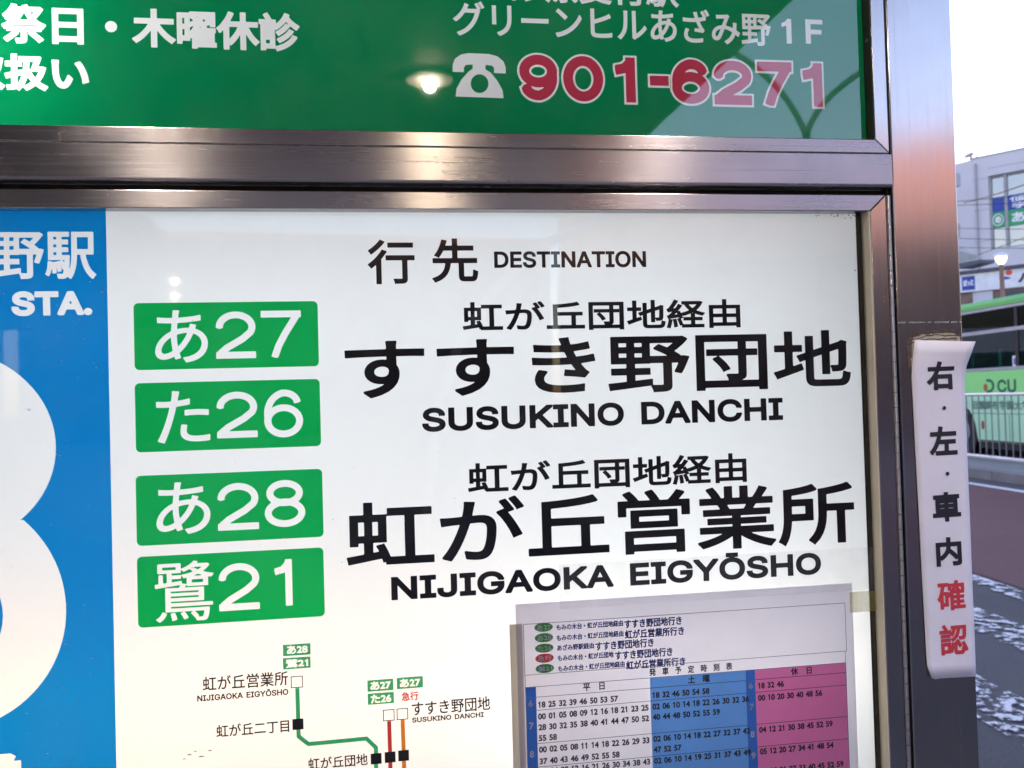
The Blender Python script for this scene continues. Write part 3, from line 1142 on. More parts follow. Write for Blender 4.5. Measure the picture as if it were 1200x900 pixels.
e = 0.00015
zq(gx0, xh, ZB, zg, e, 'hour_column', M['tt_deep'])
zq(xs, xd, ZB, zg, e, 'saturday_column', M['tt_blue'])
zq(xd, xk, ZB, zg, e, 'hour_column', M['tt_deep'])
zq(xk, gx1, ZB, zg, e, 'holiday_column', M['tt_pink'])
lw = 0.00045
ru = MB()


def hl(a0, a1, z_):
    ru.quad(PAPER.w(a0, z_ - lw / 2, 2 * e), PAPER.w(a1, z_ - lw / 2, 2 * e), PAPER.w(a1, z_ + lw / 2, 2 * e), PAPER.w(a0, z_ + lw / 2, 2 * e))


def vl(a, z0, z1):
    ru.quad(PAPER.w(a - lw / 2, z0, 2.2 * e), PAPER.w(a + lw / 2, z0, 2.2 * e), PAPER.w(a + lw / 2, z1, 2.2 * e), PAPER.w(a - lw / 2, z1, 2.2 * e))


hl(hx0, hx1, zt); hl(hx0, hx1, zm); vl(hx0, zm, zt); vl(hx1, zm, zt); hl(gx0, gx1, zg); vl(gx0, ZB, zm); vl(gx1, ZB, zm)
zr = [pa(690, 812)[1], pa(690, 827.3)[1], pa(690, 866)[1], pa(690, 893.3)[1]]
zr += [zr[-1] - 0.0385 * k for k in range(1, 7)]
for z_ in zr:
    if z_ > ZB:
        hl(xh, xs, z_); hl(xs, xd, z_); hl(xk, gx1, z_)
ru.build('ruled_lines', M['tt_ink'], tt)

# timetable writing
digits_w = pa(661, 820)[0] - pa(630, 822)[0]


def row_text(tokens, x0, zmid, mat, mb_, pitch=0.00955, h=0.0052, bold=0.00030):
    for i, tk in enumerate(tokens.split()):
        lay = layout(tk, 'J')
        s_y = h / 0.75 * 1.02
        s_x = s_y * 0.98
        for k, ch, x in lay:
            gl = [l + (x0 + i * pitch + x * s_x, zmid - h / 2) for l in glyph_loops(k, ch, s_x, s_y, bold, 26)]
            fill(mb_, gl, PAPER, 3 * e)


WK = MB()
r_ = lambda x, y: pa(x, y)[1]
for s_, x, y in (('18 25 32 39 46 50 53 57', 676, 822), ('00 01 05 08 09 12 16 18 21 23 25', 693, 834.2), ('28 30 32 35 38 40 41 44 47 50 52', 693, 846.8), ('55 58', 640, 864),
                 ('00 02 05 08 11 14 18 22 26 29 33', 693, 872.8), ('37 40 43 46 49 52 55 58', 680, 887.6), ('00 04 08 12 16 21 26 30 34 38 43', 693, 898.2)):
    row_text(s_, pa(630.6, 840)[0], r_(x, y), None, WK)
WK.build('weekday_times', M['tt_ink'], tt)
ST = MB()
for s_, x, y in (('18 32 46 50 54 58', 795, 812), ('02 06 10 14 18 22 26 30 32 36', 818, 823.4), ('40 44 48 50 52 55 59', 802, 837), ('02 06 10 14 18 22 27 32 37 42', 818, 861), ('47 52 57', 780, 877),
                 ('02 06 10 14 19 25 31 37 43 49', 818, 886.6), ('55', 770, 903)):
    row_text(s_, pa(764.5, 830)[0], r_(x, y), None, ST)
ST.build('saturday_times', M['tt_ink'], tt)
HO = MB()
for s_, x, y in (('18 32 46', 902, 802.2), ('00 10 20 30 40 48 56', 923, 814.8), ('04 12 21 30 38 45 52 59', 930, 851.4), ('05 12 20 27 34 41 48 54', 932, 876.5), ('09 15 21 27 33 40 45 52 59', 940, 899)):
    row_text(s_, pa(888, 812)[0], r_(x, y), None, HO, pitch=0.00945)
HO.build('holiday_times', M['tt_ink'], tt)
HR = MB()
H2 = MB()
for s_, x, y in (('6', 622, 824), ('7', 622.9, 850), ('8', 623.6, 883.4), ('6', 879.8, 803), ('7', 880.8, 828), ('8', 882, 860), ('9', 883, 885)):
    a_, z_ = pa(x, y)
    row_text(s_, a_ - 0.0022, z_, None, HR if x < 700 else H2, h=0.0058)
HR.build('hour_figures', M['tt_pale'], tt)
H2.build('hour_figures', M['tt_pale'], tt)


def ptext(s_, xl, xr, yt, yb, bo, mt, fk='J', name='lettering', div=34):
    flat_text(name, px_text(PAPER, s_, xl, xr, yt, yb, bold=bo, fk=fk, div=div), M[mt], tt, PAPER, 3 * e)


ptext('発\u3000車\u3000予\u3000定\u3000時\u3000刻\u3000表', 760.5, 858, 779.5, 788.5, .00022, 'tt_ink')
ptext('平\u3000日', 683, 708.5, 800, 809, .00022, 'tt_ink')
ptext('土\u3000曜', 806, 831.5, 791, 800, .00022, 'tt_ink')
ptext('休\u3000日', 926.5, 951, 781.5, 790.5, .00022, 'tt_ink')
for i, (cy, sm, bg, xs0, xs1, xb1) in enumerate(((735, 'もみの木台・虹が丘団地経由', 'すすき野団地行き', 651.7, 730, 798.8), (747.2, 'もみの木台・虹が丘団地経由', '虹が丘営業所行き', 652, 730.5, 801.5), (759.4, 'あざみ野駅経由', 'すすき野団地行き', 652.6, 696, 766),
                                                 (771.2, 'もみの木台・虹が丘団地', 'すすき野団地行き', 653.4, 719, 788), (783.2, 'もみの木台・虹が丘団地経由', '虹が丘営業所行き', 653.8, 732, 803))):
    a_, z_ = pa(637 + 0.35 * i, cy)
    mb_ = MB()
    lp = [ell(a_, z_, 0.0084, 0.0041)]
    fill(mb_, lp, PAPER, 2 * e)
    mb_.build('route_pill', M['tt_red' if i == 3 else 'tt_green'], tt)
    sy = -0.045
    cs = cy + ((xs0 + xs1) / 2 - 637) * sy
    ptext(sm, xs0, xs1, cs - 3.6, cs + 3.6, .0002, 'tt_blue_ink')
    cb = cy + ((xs1 + xb1) / 2 - 637) * sy
    ptext(bg, xs1 + 1.5, xb1, cb - 5.4, cb + 5.0, .00028, 'tt_blue_ink')
    ptext(('あ27', 'あ28', 'た26', '急行', '鷺21')[i], 629 + .35 * i, 645.5 + .35 * i, cy - 3, cy + 3.2, .0001, 'tt_pale', div=24)

# an older sheet shows at the left and a film across the panel
PB = Plane((0, -0.0008, 0), (1, 0, 0), (0, -1, 0))
a0, z1 = PB.at(596.8, 732)
ob = thing('older_paper_sheet', 'yellowed older sheet of paper peeking out along the left edge of the paper timetable', 'paper', (0.105, -0.0008, 0.9))
MB().quad((a0, -0.0008, 0.79), (0.108, -0.0008, 0.79), (0.108, -0.0008, z1), (a0, -0.0008, z1)).build('sheet', M['old_paper'], ob)


def tape(name, label, x0, x1, y0, y1, off, col, op):
    m, t, b, o = newmat(name + '_film')
    b.inputs['Base Color'].default_value = (*col, 1)
    b.inputs['Roughness'].default_value = 0.4
    f = noise(t, 30, 4, 0.6, geo_pos(t))
    tp = t.nodes.new('ShaderNodeBsdfTransparent')
    mx = t.nodes.new('ShaderNodeMixShader')
    t.links.new(maprange(t, f, 0.3, 0.7, op * 0.7, op * 1.3), mx.inputs[0])
    t.links.new(tp.outputs[0], mx.inputs[1])
    t.links.new(b.outputs[0], mx.inputs[2])
    t.links.new(mx.outputs[0], o.inputs[0])
    pl = Plane((0, -off, 0), (1, 0, 0), (0, -1, 0))
    return tag(prect(pl, x0, x1, y0, y1, 0, name, m, None), label, 'tape')


tape('adhesive_tape', 'yellowed bit of adhesive tape beside the top right corner of the paper timetable', 996, 1027, 693, 717, 0.0019, (0.78, 0.66, 0.16), 0.5)
tape('clear_tape', 'clear film strip clouding the right half of the small roman lettering above the timetable', 655, 1028, 651, 702, 0.0016, (0.86, 0.86, 0.88), 0.13)

# ------------------------------------------------------------------ notice strip and torn paper on the post
PO = Plane((0, -0.0160, 0), (1, 0, 0), (0, -1, 0))
st_ = thing('paper_notice', 'narrow white paper notice with vertical black and red characters stuck on the steel post', 'notice', (0.52, -0.016, 1.2))
TLn, BRn = PO.at(1068.5, 437), PO.at(1144.3, 793)
cs, sn = None, None
q = {k: np.array(PO.at(*p)) for k, p in {'tl': (1071.5, 398.4), 'tr': (1137, 400.8), 'fl': (1068.3, 437), 'fr': (1130.3, 436.5), 'bl': (1087.3, 796), 'br': (1144.3, 792.8)}.items()}
rows = 26


def strip_lift(u, v):
    w_ = 0.0002 * math.sin(v * 9 + u * 3) ** 2
    if v < 0.10:
        return w_ + (1 - v / 0.10) * (0.0012 + 0.007 * u * u)
    return w_ + max(0.0, (v - 0.955) / 0.045) * max(0.0, 1 - u / 0.22) * 0.003


def strip_pt(u, v):
    if v < 0.10:
        k = v / 0.10
        return (q['tl'] * (1 - k) + q['fl'] * k) * (1 - u) + (q['tr'] * (1 - k) + q['fr'] * k) * u
    k = (v - 0.10) / 0.90
    return (q['fl'] * (1 - k) + q['bl'] * k) * (1 - u) + (q['fr'] * (1 - k) + q['br'] * k) * u


mb = MB()
for j in range(rows + 1):
    for i in range(9):
        p = strip_pt(i / 8, j / rows)
        if j == rows and i < 2:
            p = p + (np.array([0.0025, 0.0016]) if i == 0 else np.array([0.0008, -0.0002]))
        mb.v.append((p[0], -0.0152 - strip_lift(i / 8, j / rows), p[1]))
for j in range(rows):
    for i in range(8):
        mb.f.append((j * 9 + i, j * 9 + i + 1, (j + 1) * 9 + i + 1, (j + 1) * 9 + i))
so_ = mb.build('sheet', M['strip'], st_, smooth=True)
sm_ = so_.modifiers.new('thick', 'SOLIDIFY')
sm_.thickness = 0.00025
sm_.offset = -1
rot = math.atan2(q['bl'][0] - q['fl'][0], q['fl'][1] - q['bl'][1])
for ch, x0, x1, y0, y1, mt in (('右', 1086.2, 1118.3, 423.5, 457, 'strip_black'), ('左', 1089.3, 1121.6, 499.5, 533.5, 'strip_black'), ('車', 1093, 1126, 576.6, 611.3, 'strip_black'), ('内', 1097, 1127, 629.5, 663.3, 'strip_black'),
                               ('確', 1098.5, 1131.3, 680, 715.3, 'strip_red'), ('認', 1101.5, 1134.3, 731.5, 767.3, 'strip_red')):
    gl = px_text(PO, ch, x0, x1, y0, y1, bold=0.0011 if ch not in '確認' else 0.0008, div=64)
    c_ = np.array(PO.at((x0 + x1) / 2, (y0 + y1) / 2))
    R_ = np.array([[math.cos(rot), -math.sin(rot)], [math.sin(rot), math.cos(rot)]])
    gl = [[(l - c_) @ R_.T + c_ for l in g_] for g_ in gl]
    o = flat_text('lettering', gl, M[mt], st_, PO, 0.0)
    for vt in o.data.vertices:              # the ink follows the paper
        v = max(0.0, min(1.0, (q['tl'][1] - vt.co.z) / (q['tl'][1] - q['bl'][1])))
        l_, r2 = strip_pt(0, v)[0], strip_pt(1, v)[0]
        vt.co.y = -0.0158 - strip_lift(max(0.0, min(1.0, (vt.co.x - l_) / (r2 - l_))), v)
for x, y in ((1106.5, 478), (1110.3, 555)):
    a_, z_ = PO.at(x, y)
    mb = MB()
    fill(mb, [ell(a_, z_, 0.0018, 0.0018, 20)], PO, 0.0002)
    mb.build('lettering', M['strip_black'], st_)

tr = thing('torn_paper_remnant', 'brown torn paper and dried glue above the white notice on the steel post', 'paper remnant', (0.52, -0.0148, 1.45))


def ragged(pts, amp, n=10):
    out = []
    for i in range(len(pts)):
        a, b = np.array(pts[i], float), np.array(pts[(i + 1) % len(pts)], float)
        d_ = b - a
        nn = np.array([-d_[1], d_[0]]) / max(np.hypot(*d_), 1e-9)
        for k in range(n):
            out.append(tuple(a + d_ * k / n + nn * random.uniform(-amp, amp)))
    return out


for nm, pts, off, mat, amp in (('dried_glue', [(1062, 402), (1064, 394), (1072, 390), (1084, 387.5), (1100, 386.5), (1117, 386), (1121, 391), (1117, 404), (1090, 412), (1070, 440), (1064, 430)], 0.0003, 'torn_dark', 0.9),
                               ('torn_edge', [(1068, 405), (1070, 396), (1080, 392.5), (1098, 390.5), (1117, 390.5), (1124, 394), (1127, 404), (1090, 410), (1072, 432), (1067, 428)], 0.0005, 'torn', 0.8)):
    pl = Plane((0, YF, 0), (1, 0, 0), (0, -1, 0))
    lp = np.array([pl.at(*p) for p in ragged(pts, amp)])
    mb = MB()
    fill(mb, [lp], pl, off)
    mb.build(nm, M[mat], tr)
pl = Plane((0, YF, 0), (1, 0, 0), (0, -1, 0))
mb = MB()
for y0, dx in ((388.8, 0), (393.2, 3), (397, 1)):
    pts = [(1066 + dx + i * 5.4, y0 + 4.5 * max(0, 1 - i / 4) + random.uniform(-0.8, 0.8)) for i in range(11)]
    up_, dn = [(x, y - random.uniform(0.4, 1.1)) for x, y in pts], [(x, y + random.uniform(0.3, 0.9)) for x, y in pts]
    fill(mb, [np.array([pl.at(*p) for p in up_ + dn[::-1]])], pl, 0.0007)
mb.build('glue_line', M['torn_dark'], tr)
M['residue'] = plain('pale_glue_residue', (0.30, 0.34, 0.34), 0.7, vary=0.3, scale=150)
mb = MB()
for i in range(30):
    x_ = 1052 + i * 2.5
    if random.random() < 0.85:
        fill(mb, [np.array([pl.at(*q_) for q_ in ((x_, 377.2 - .02 * i + random.uniform(-.4, .4)), (x_ + 2.3, 377.1 - .02 * i + random.uniform(-.4, .4)), (x_ + 2.3, 378.6 - .02 * i + random.uniform(-.3, .5)), (x_, 378.7 - .02 * i + random.uniform(-.3, .5)))])], pl, 0.0002)
mb.build('residue_line', M['residue'], tr)
# ------------------------------------------------------------------ street scene beyond the post
M['bus_green'] = plain('bus_green_paint', (0.03, 0.36, 0.05), 0.5, vary=0.05)
M['bus_pale'] = plain('bus_pale_green_paint', (0.30, 0.76, 0.24), 0.4, vary=0.05, scale=1.2)
M['bus_mint'] = plain('bus_mint_paint', (0.47, 0.80, 0.52), 0.4, vary=0.05, scale=1.2)
M['trim'] = plain('grey_metal_trim', (0.45, 0.45, 0.50), 0.4, metal=0.5)
M['rubber_black'] = plain('black_rubber', (0.015, 0.015, 0.017), 0.7)
M['dark_green'] = plain('dark_green_lettering', (0.012, 0.13, 0.085), 0.4)
M['grey_ink'] = plain('grey_green_lettering', (0.09, 0.20, 0.14), 0.4)
M['orange_dot'] = plain('brown_orange_mark', (0.40, 0.10, 0.04), 0.4)
M['seat'] = plain('bus_seat_cloth', (0.04, 0.36, 0.32), 0.8, vary=0.3, scale=6)
M['interior'] = plain('bus_interior', (0.10, 0.12, 0.13), 0.7)
M['white_paint'] = plain('white_paint', (0.72, 0.72, 0.74), 0.5)
M['sticker_blue'] = plain('sticker_blue', (0.03, 0.10, 0.40), 0.5)
M['galv'] = plain('galvanised_rail', (0.24, 0.23, 0.25), 0.5, metal=0.5, vary=0.15, scale=12)
M['rail_white'] = plain('pale_rail', (0.72, 0.72, 0.75), 0.35, metal=0.2)


def glass_mat(name, col, refl):
    """tinted window glass: mirrors by Fresnel, lets tinted light through"""
    m, t, b, o = newmat(name)
    t.nodes.remove(b)
    fr = t.nodes.new('ShaderNodeFresnel')
    fr.inputs[0].default_value = 1.5
    mu = t.nodes.new('ShaderNodeMath')
    mu.operation = 'MULTIPLY_ADD'
    t.links.new(fr.outputs[0], mu.inputs[0])
    mu.inputs[1].default_value = 1.6
    mu.inputs[2].default_value = refl
    tp = t.nodes.new('ShaderNodeBsdfTransparent')
    tp.inputs[0].default_value = (*col, 1)
    gl = t.nodes.new('ShaderNodeBsdfGlossy')
    gl.inputs['Roughness'].default_value = 0.02
    mx = t.nodes.new('ShaderNodeMixShader')
    t.links.new(mu.outputs[0], mx.inputs[0])
    t.links.new(tp.outputs[0], mx.inputs[1])
    t.links.new(gl.outputs[0], mx.inputs[2])
    t.links.new(mx.outputs[0], o.inputs[0])
    return m


M['bus_glass'] = glass_mat('tinted_bus_glass', (0.42, 0.58, 0.56), -0.01)
M['win_glass'] = glass_mat('window_glass', (0.6, 0.66, 0.7), 0.35)

# bus: stands along the far lane, its near side at 10.6 m across
BT, BS0, BS1 = 10.6, 6.8, 19.2
bus = thing('bus', 'green and pale green city bus with dark windows standing behind the railing', 'bus', ROAD @ Vector((BT + 1.25, 12, 0)), -AZ)


def bb(name, mat, boxes, parent=bus, bevel=0.0):
    mb_ = MB(ROAD)
    for x0, x1, s0, s1, z0, z1 in boxes:
        mb_.box(x0, x1, s0, s1, z0, z1)
    return mb_.build(name, mat, parent, bevel=bevel)


# lower side of the near flank, with a wheel arch
WS = 15.72
arch = [(BS0, 0.30), (WS - 0.62, 0.30)] + [(WS + 0.56 * math.cos(t_), 0.50 + 0.56 * math.sin(t_)) for t_ in np.linspace(PI - 0.2, 0.2, 14)] + [(WS + 0.62, 0.30), (BS1, 0.30), (BS1, 1.22), (BS0, 1.22)]
mb = MB(ROAD)
mb.prism([(BT, s_, z_) for s_, z_ in arch], (0.05, 0, 0))
mb.box(BT + 2.45, BT + 2.5, BS0, BS1, 0.3, 2.94)
mb.box(BT + 0.051, BT + 2.449, BS0, BS0 + 0.05, 0.3, 2.96)
mb.box(BT + 0.051, BT + 2.449, BS1 - 0.05, BS1, 0.3, 2.96)
body = mb.build('body', M['bus_mint'], bus)
bb('upper_side', M['bus_pale'], [(BT - 0.003, BT + 0.05, BS0, BS1, 1.223, 1.70)])
bb('floor', M['interior'], [(BT + 0.06, BT + 2.44, BS0 + 0.06, BS1 - 0.06, 0.55, 0.62)])
rf = MB(ROAD)
prof = [(BT - 0.004, 2.93), (BT + 0.01, 3.02), (BT + 0.10, 3.10), (BT + 0.4, 3.14), (BT + 2.1, 3.14), (BT + 2.4, 3.10), (BT + 2.5, 2.93)]
rf.prism([(x, BS0, z_) for x, z_ in prof], (0, BS1 - BS0, 0))
rf.build('roof', M['bus_green'], bus, bevel=0.01)
bb('window_rail', M['trim'], [(BT - 0.008, BT + 0.03, BS0, BS1, 2.875, 2.925), (BT - 0.010, BT + 0.03, BS0, BS1, 2.43, 2.50), (BT - 0.010, BT + 0.03, BS0, BS1, 1.705, 1.76)])
for i in range(7):
    s0 = BS0 + 0.25 + i * 1.72
    f = MB(ROAD).quad((BT + 0.012, s0 + 1.62, 1.762), (BT + 0.012, s0, 1.762), (BT + 0.012, s0, 2.428), (BT + 0.012, s0 + 1.62, 2.428)).build('window', M['bus_glass'], bus)
    f = MB(ROAD).quad((BT + 0.012, s0 + 1.62, 2.502), (BT + 0.012, s0, 2.502), (BT + 0.012, s0, 2.873), (BT + 0.012, s0 + 1.62, 2.873)).build('window', M['bus_glass'], bus)
    bb('window_post', M['rubber_black'], [(BT + 0.0, BT + 0.04, s0 + 1.625, s0 + 1.715, 1.762, 2.428), (BT + 0.0, BT + 0.04, s0 + 1.625, s0 + 1.715, 2.502, 2.873)])
for i in range(13):
    s0 = BS0 + 1.0 + i * 0.86
    for xx in (0.25, 1.6):
        bb('seat', M['seat'], [(BT + xx, BT + xx + 0.72, s0, s0 + 0.09, 1.1, 2.12), (BT + xx, BT + xx + 0.72, s0 - 0.4, s0, 1.05, 1.17)], bevel=0.02)
bb('ceiling', M['interior'], [(BT + 0.06, BT + 2.44, BS0 + 0.06, BS1 - 0.06, 2.86, 2.92)])
bb('far_window_band', M['interior'], [(BT + 2.44, BT + 2.48, BS0, BS1, 1.745, 2.85), (BT + 0.06, BT + 2.43, BS1 - 0.08, BS1 - 0.06, 0.7, 2.85)])
bb('skirt', M['rubber_black'], [(BT + 0.02, BT + 0.08, BS0, WS - 0.62, 0.18, 0.299), (BT + 0.02, BT + 0.08, WS + 0.62, BS1, 0.18, 0.299), (BT + 0.3, BT + 2.2, BS0 + 0.3, BS1 - 0.3, 0.25, 0.5)])
for s_ in (WS, BS0 + 1.9):
    w = MB(ROAD)
    w.tube([(BT + 0.05, s_, 0.49), (BT + 0.33, s_, 0.49)], 0.49, 28)
    wo = w.build('wheel', M['rubber_black'], bus, bevel=0.03)
    MB(ROAD).tube([(BT + 0.035, s_, 0.49), (BT + 0.06, s_, 0.49)], 0.29, 24).build('rim', M['trim'], wo)
BP = Plane(ROAD @ Vector((BT, 0, 0)), (-U), (-T))          # near flank as seen: right = towards the viewer
# measured on the flank: px -> along
for s_, xl, xr, yt, yb, bo, fk, mt in (('CU', 1169, 1191, 444.5, 460, .012, 'L', 'dark_green'), ('田園調布学園大学', 1139, 1207, 469.5, 480, .004, 'J', 'grey_ink')):
    flat_text('lettering', px_text(BP, s_, xl, xr, yt, yb, bold=bo, fk=fk, div=40), M[mt], bus, BP, 0.006)
a0, z1 = BP.at(1153, 444.5)
a1, z0 = BP.at(1166.5, 460)
w_, h_ = a1 - a0, z1 - z0
outer = [(a0 + w_ * 0.25, z1), (a0 + w_ * 0.45, z1)] + [(a0 + w_ * (0.45 + 0.5 * math.sin(t_)), (z0 + z1) / 2 + h_ / 2 * math.cos(t_)) for t_ in np.linspace(0, PI, 20)] + [(a0 + w_ * 0.25, z0), (a0 + w_ * 0.25, z0 + .05)]
inner = [(a0 + w_ * (0.45 + 0.30 * math.sin(t_)), (z0 + z1) / 2 + (h_ / 2 - 0.05) * math.cos(t_)) for t_ in np.linspace(PI, 0, 20)] + [(a0 + w_ * 0.25, z1 - .05)]
flat_text('lettering', [[np.array(outer + inner)]], M['dark_green'], bus, BP, 0.006)
flat_text('round_mark', [[ell(a0 + w_ * 0.15, (z0 + z1) / 2 - 0.03, 0.06, 0.075, 24)]], M['orange_dot'], bus, BP, 0.007)
stk = flat_text('window_sticker', [[rrect(*[f_ for f_ in (BP.at(1186, 424)[0], BP.at(1194, 424)[0], BP.at(1190, 430.5)[1], BP.at(1190, 416.5)[1])], 0.02)]], M['white_paint'], bus, BP, -0.008)
flat_text('sticker_mark', [[rrect(BP.at(1187.6, 424)[0], BP.at(1192.6, 424)[0], BP.at(1190, 427)[1], BP.at(1190, 419.5)[1], 0.01)]], M['sticker_blue'], stk, BP, -0.005)
flat_text('fuel_hatch', [[ell(*BP.at(1152, 498), 0.05, 0.09, 20)]], M['orange_dot'], bus, BP, 0.004)
bb('panel_seam', M['grey_ink'], [(BT - 0.002, BT + 0.01, BS0, BS1, 0.86, 0.872)] + [(BT - 0.004, BT + 0.01, q_, q_ + 0.012, 0.32, 0.85) for q_ in (13.2, 14.15, 14.85)])
M['road_grime'] = plain('road_grime', (0.10, 0.11, 0.09), 0.9, vary=0.4, scale=5)
bb('lower_edge', M['road_grime'], [(BT - 0.004, BT + 0.01, BS0, WS - 0.64, 0.300, 0.345)])

# railing on the island
fe = thing('guard_railing', 'pale steel pedestrian railing with thin upright bars in front of the green bus', 'railing', ROAD @ Vector((9.0, 12, 0.147)), -AZ)
MB(ROAD).tube([(9.0, 4, 1.265), (9.0, 24, 1.265)], 0.026, 10).build('top_rail', M['rail_white'], fe, smooth=True)
MB(ROAD).tube([(9.0, 4, 0.22), (9.0, 24, 0.22)], 0.03, 10).build('bottom_rail', M['rail_white'], fe, smooth=True)
br = MB(ROAD)
s_ = 4.08
while s_ < 24:
    br.tube([(9.0, s_, 0.235), (9.0, s_, 1.25)], 0.0095, 6)
    s_ += 0.165
br.build('bar_row', M['galv'], fe)
for s_ in (4.0, 6.0, 8.0, 10.0, 13.6, 15.6, 17.6, 19.6, 24.0):
    MB(ROAD).tube([(9.03, s_, 0.147), (9.03, s_, 1.24)], 0.024, 10).build('upright', M['galv'], fe)

# street lamp beyond the bus
lp = np.array(CAM + ray(1173, 300) * 25 / F0)
lm = thing('street_lamp', 'small lit street lamp with a mushroom cap rising behind the green bus', 'street lamp', (lp[0], lp[1], 0))
M['lamp_post'] = plain('salmon_lamp_post', (0.55, 0.33, 0.27), 0.5)  # salmon tone is the lamp's orange light put into the pole colour
M['lit'] = emit('lit_lamp_glass', (1.0, 0.66, 0.40), 0.35)
MB().tube([(lp[0], lp[1], 0), (lp[0], lp[1], lp[2] - 0.26)], [0.085, 0.06], 12).build('pole', M['lamp_post'], lm, smooth=True)
MB().lathe((lp[0], lp[1], lp[2] - 0.26), [(0.06, 0), (0.13, 0.10), (0.16, 0.2), (0.15, 0.24)], 20).build('lamp_glass', M['lit'], lm, smooth=True)
MB().lathe((lp[0], lp[1], lp[2] - 0.02), [(0.23, 0), (0.23, 0.02), (0.16, 0.08), (0.06, 0.11)], 24).build('cap', M['white_paint'], lm)

# building across the junction
A2 = math.radians(-37.5)
DL = np.array([math.sin(A2), math.cos(A2), 0.0])
dd = ray(1160, 452)
OB = CAM + dd * (45 / F0)
OB[2] = 0
NB = np.array([-DL[1], DL[0], 0.0])
if NB @ (CAM - OB) < 0:
    NB = -NB
FP = Plane(OB, -DL, NB)
BM = Matrix(((FP.A[0], -NB[0], 0, OB[0]), (FP.A[1], -NB[1], 0, OB[1]), (0, 0, 1, 0), (0, 0, 0, 1)))     # local (right, into, up)
M['wall'] = plain('pale_rendered_wall', (0.62, 0.60, 0.65), 0.8, vary=0.05, scale=0.5, bmp=0.1, bscale=20)
M['frame'] = plain('grey_window_frame', (0.33, 0.33, 0.37), 0.5)
M['sign_green'] = plain('shop_sign_green', (0.03, 0.34, 0.13), 0.5)
M['sign_blue'] = plain('shop_sign_blue', (0.025, 0.06, 0.36), 0.5)
M['sign_white'] = plain('shop_sign_white', (0.78, 0.78, 0.82), 0.5)
M['dark_band'] = plain('dark_eave', (0.09, 0.09, 0.12), 0.7)
M['shop_brown'] = plain('brown_shop_front', (0.20, 0.13, 0.11), 0.7, vary=0.4, scale=2)
M['room'] = plain('room_interior', (0.42, 0.40, 0.40), 0.8, vary=0.3, scale=0.8)
M['dot_red'] = plain('sign_red_dot', (0.72, 0.10, 0.06), 0.5)
bl = thing('office_building', 'pale lavender three storey building with a corner window bay and green sign band', 'building', tuple(OB))
WX0, WX1, WZ0, WZ1 = 0.30, 14.0, 8.80, 12.80


def fb(name, mat, boxes, parent=bl, bevel=0.0):
    mb_ = MB(BM)
    for q_ in boxes:
        mb_.box(*q_)
    return mb_.build(name, mat, parent, bevel=bevel)


wl = MB(BM)
wl.box(-0.45, WX0, 0, 12, 0, 13.9)
wl.box(WX0, 18, 0, 0.5, WZ1, 13.9)
wl.box(WX0, 18, 0, 0.5, 7.8, WZ0)
wl.box(WX1, 18, 0, 0.5, WZ0, WZ1)
wl.box(WX0, 18, 0.501, 0.9, 13.0, 13.6)
# the flank beyond the corner runs off parallel to the road
c0 = BM @ Vector((-0.45, 0, 0))
fl = [(c0.x, c0.y), (c0.x - 0.25 * U[0] * 4 - 0.5 * T[0], c0.y + 1.2), (c0.x - 3.0, c0.y + 14), (c0.x + 6, c0.y + 14)]
w2 = MB()
w2.prism([(x, y, 0.0) for x, y in fl], (0, 0, 13.86))
wall_o = wl.build('wall', M['wall'], bl)
w2.build('corner_wall', M['wall'], bl)
fb('roof_slab', M['wall'], [(WX0 + 0.01, 17.9, 0.91, 12, 13.5, 13.7)])
fb('downpipe', M['frame'], [(-0.30, -0.22, -0.09, -0.01, 7.8, 13.6)])
fb('wall_joint', M['frame'], [(-0.44, WX0 - 0.01, -0.008, -0.001, z_, z_ + 0.03) for z_ in (9.3, 11.0, 12.7)] + [(WX0, 17.9, -0.008, -0.001, 13.2, 13.23)])
fb('parapet_cap', M['frame'], [(-0.47, 18.02, -0.03, 0.30, 13.901, 13.96)])
fb('room_back', M['room'], [(WX0, WX1, 3.0, 3.1, 7.9, 12.9), (WX0, WX1, 0.92, 3.0, 7.9, 7.95), (WX0, WX1, 0.92, 3.0, 12.9, 12.95), (WX0 - 0.0, WX0 + 0.05, 0.92, 3.0, 7.95, 12.9)])
mull = [(WX0 + 0.002, WX0 + 0.12, 0.12, 0.40, WZ0 + 0.002, WZ1 - 0.002), (1.02, 1.16, 0.10, 0.40, WZ0 + 0.002, WZ1 - 0.002)]
mull += [(2.75 + 1.6 * i, 2.85 + 1.6 * i, 0.12, 0.40, WZ0 + 0.002, WZ1 - 0.002) for i in range(7)]
fr_ = fb('window_frame', M['frame'], mull + [(WX0 + 0.121, WX1, 0.13, 0.38, WZ1 - 0.10, WZ1 - 0.003), (WX0 + 0.121, WX1, 0.13, 0.38, WZ0 + 0.003, WZ0 + 0.08)])
edges = [WX0 + 0.12, 1.02, 1.16, 2.75] + [v for i in range(7) for v in (2.85 + 1.6 * i, 2.75 + 1.6 * (i + 1))]
for i in range(0, 8, 2):
    a, b = edges[i], edges[i + 1]
    for z0, z1 in ((WZ0 + 0.08, 9.95), (11.62, WZ1 - 0.10)):
        MB(BM).quad((a, 0.25, z0), (b, 0.25, z0), (b, 0.25, z1), (a, 0.25, z1)).build('window', M['win_glass'], bl)
gs = fb('green_sign_band', M['sign_green'], [(WX0 + 0.121, 1.019, 0.16, 0.24, 9.96, 10.80), (1.161, 12, 0.16, 0.24, 9.96, 10.80)])
bs = fb('blue_sign_band', M['sign_blue'], [(WX0 + 0.121, 1.019, 0.17, 0.24, 10.81, 11.61), (1.161, 12, 0.17, 0.24, 10.81, 11.61)])
ca, cz = 0.68, 10.38
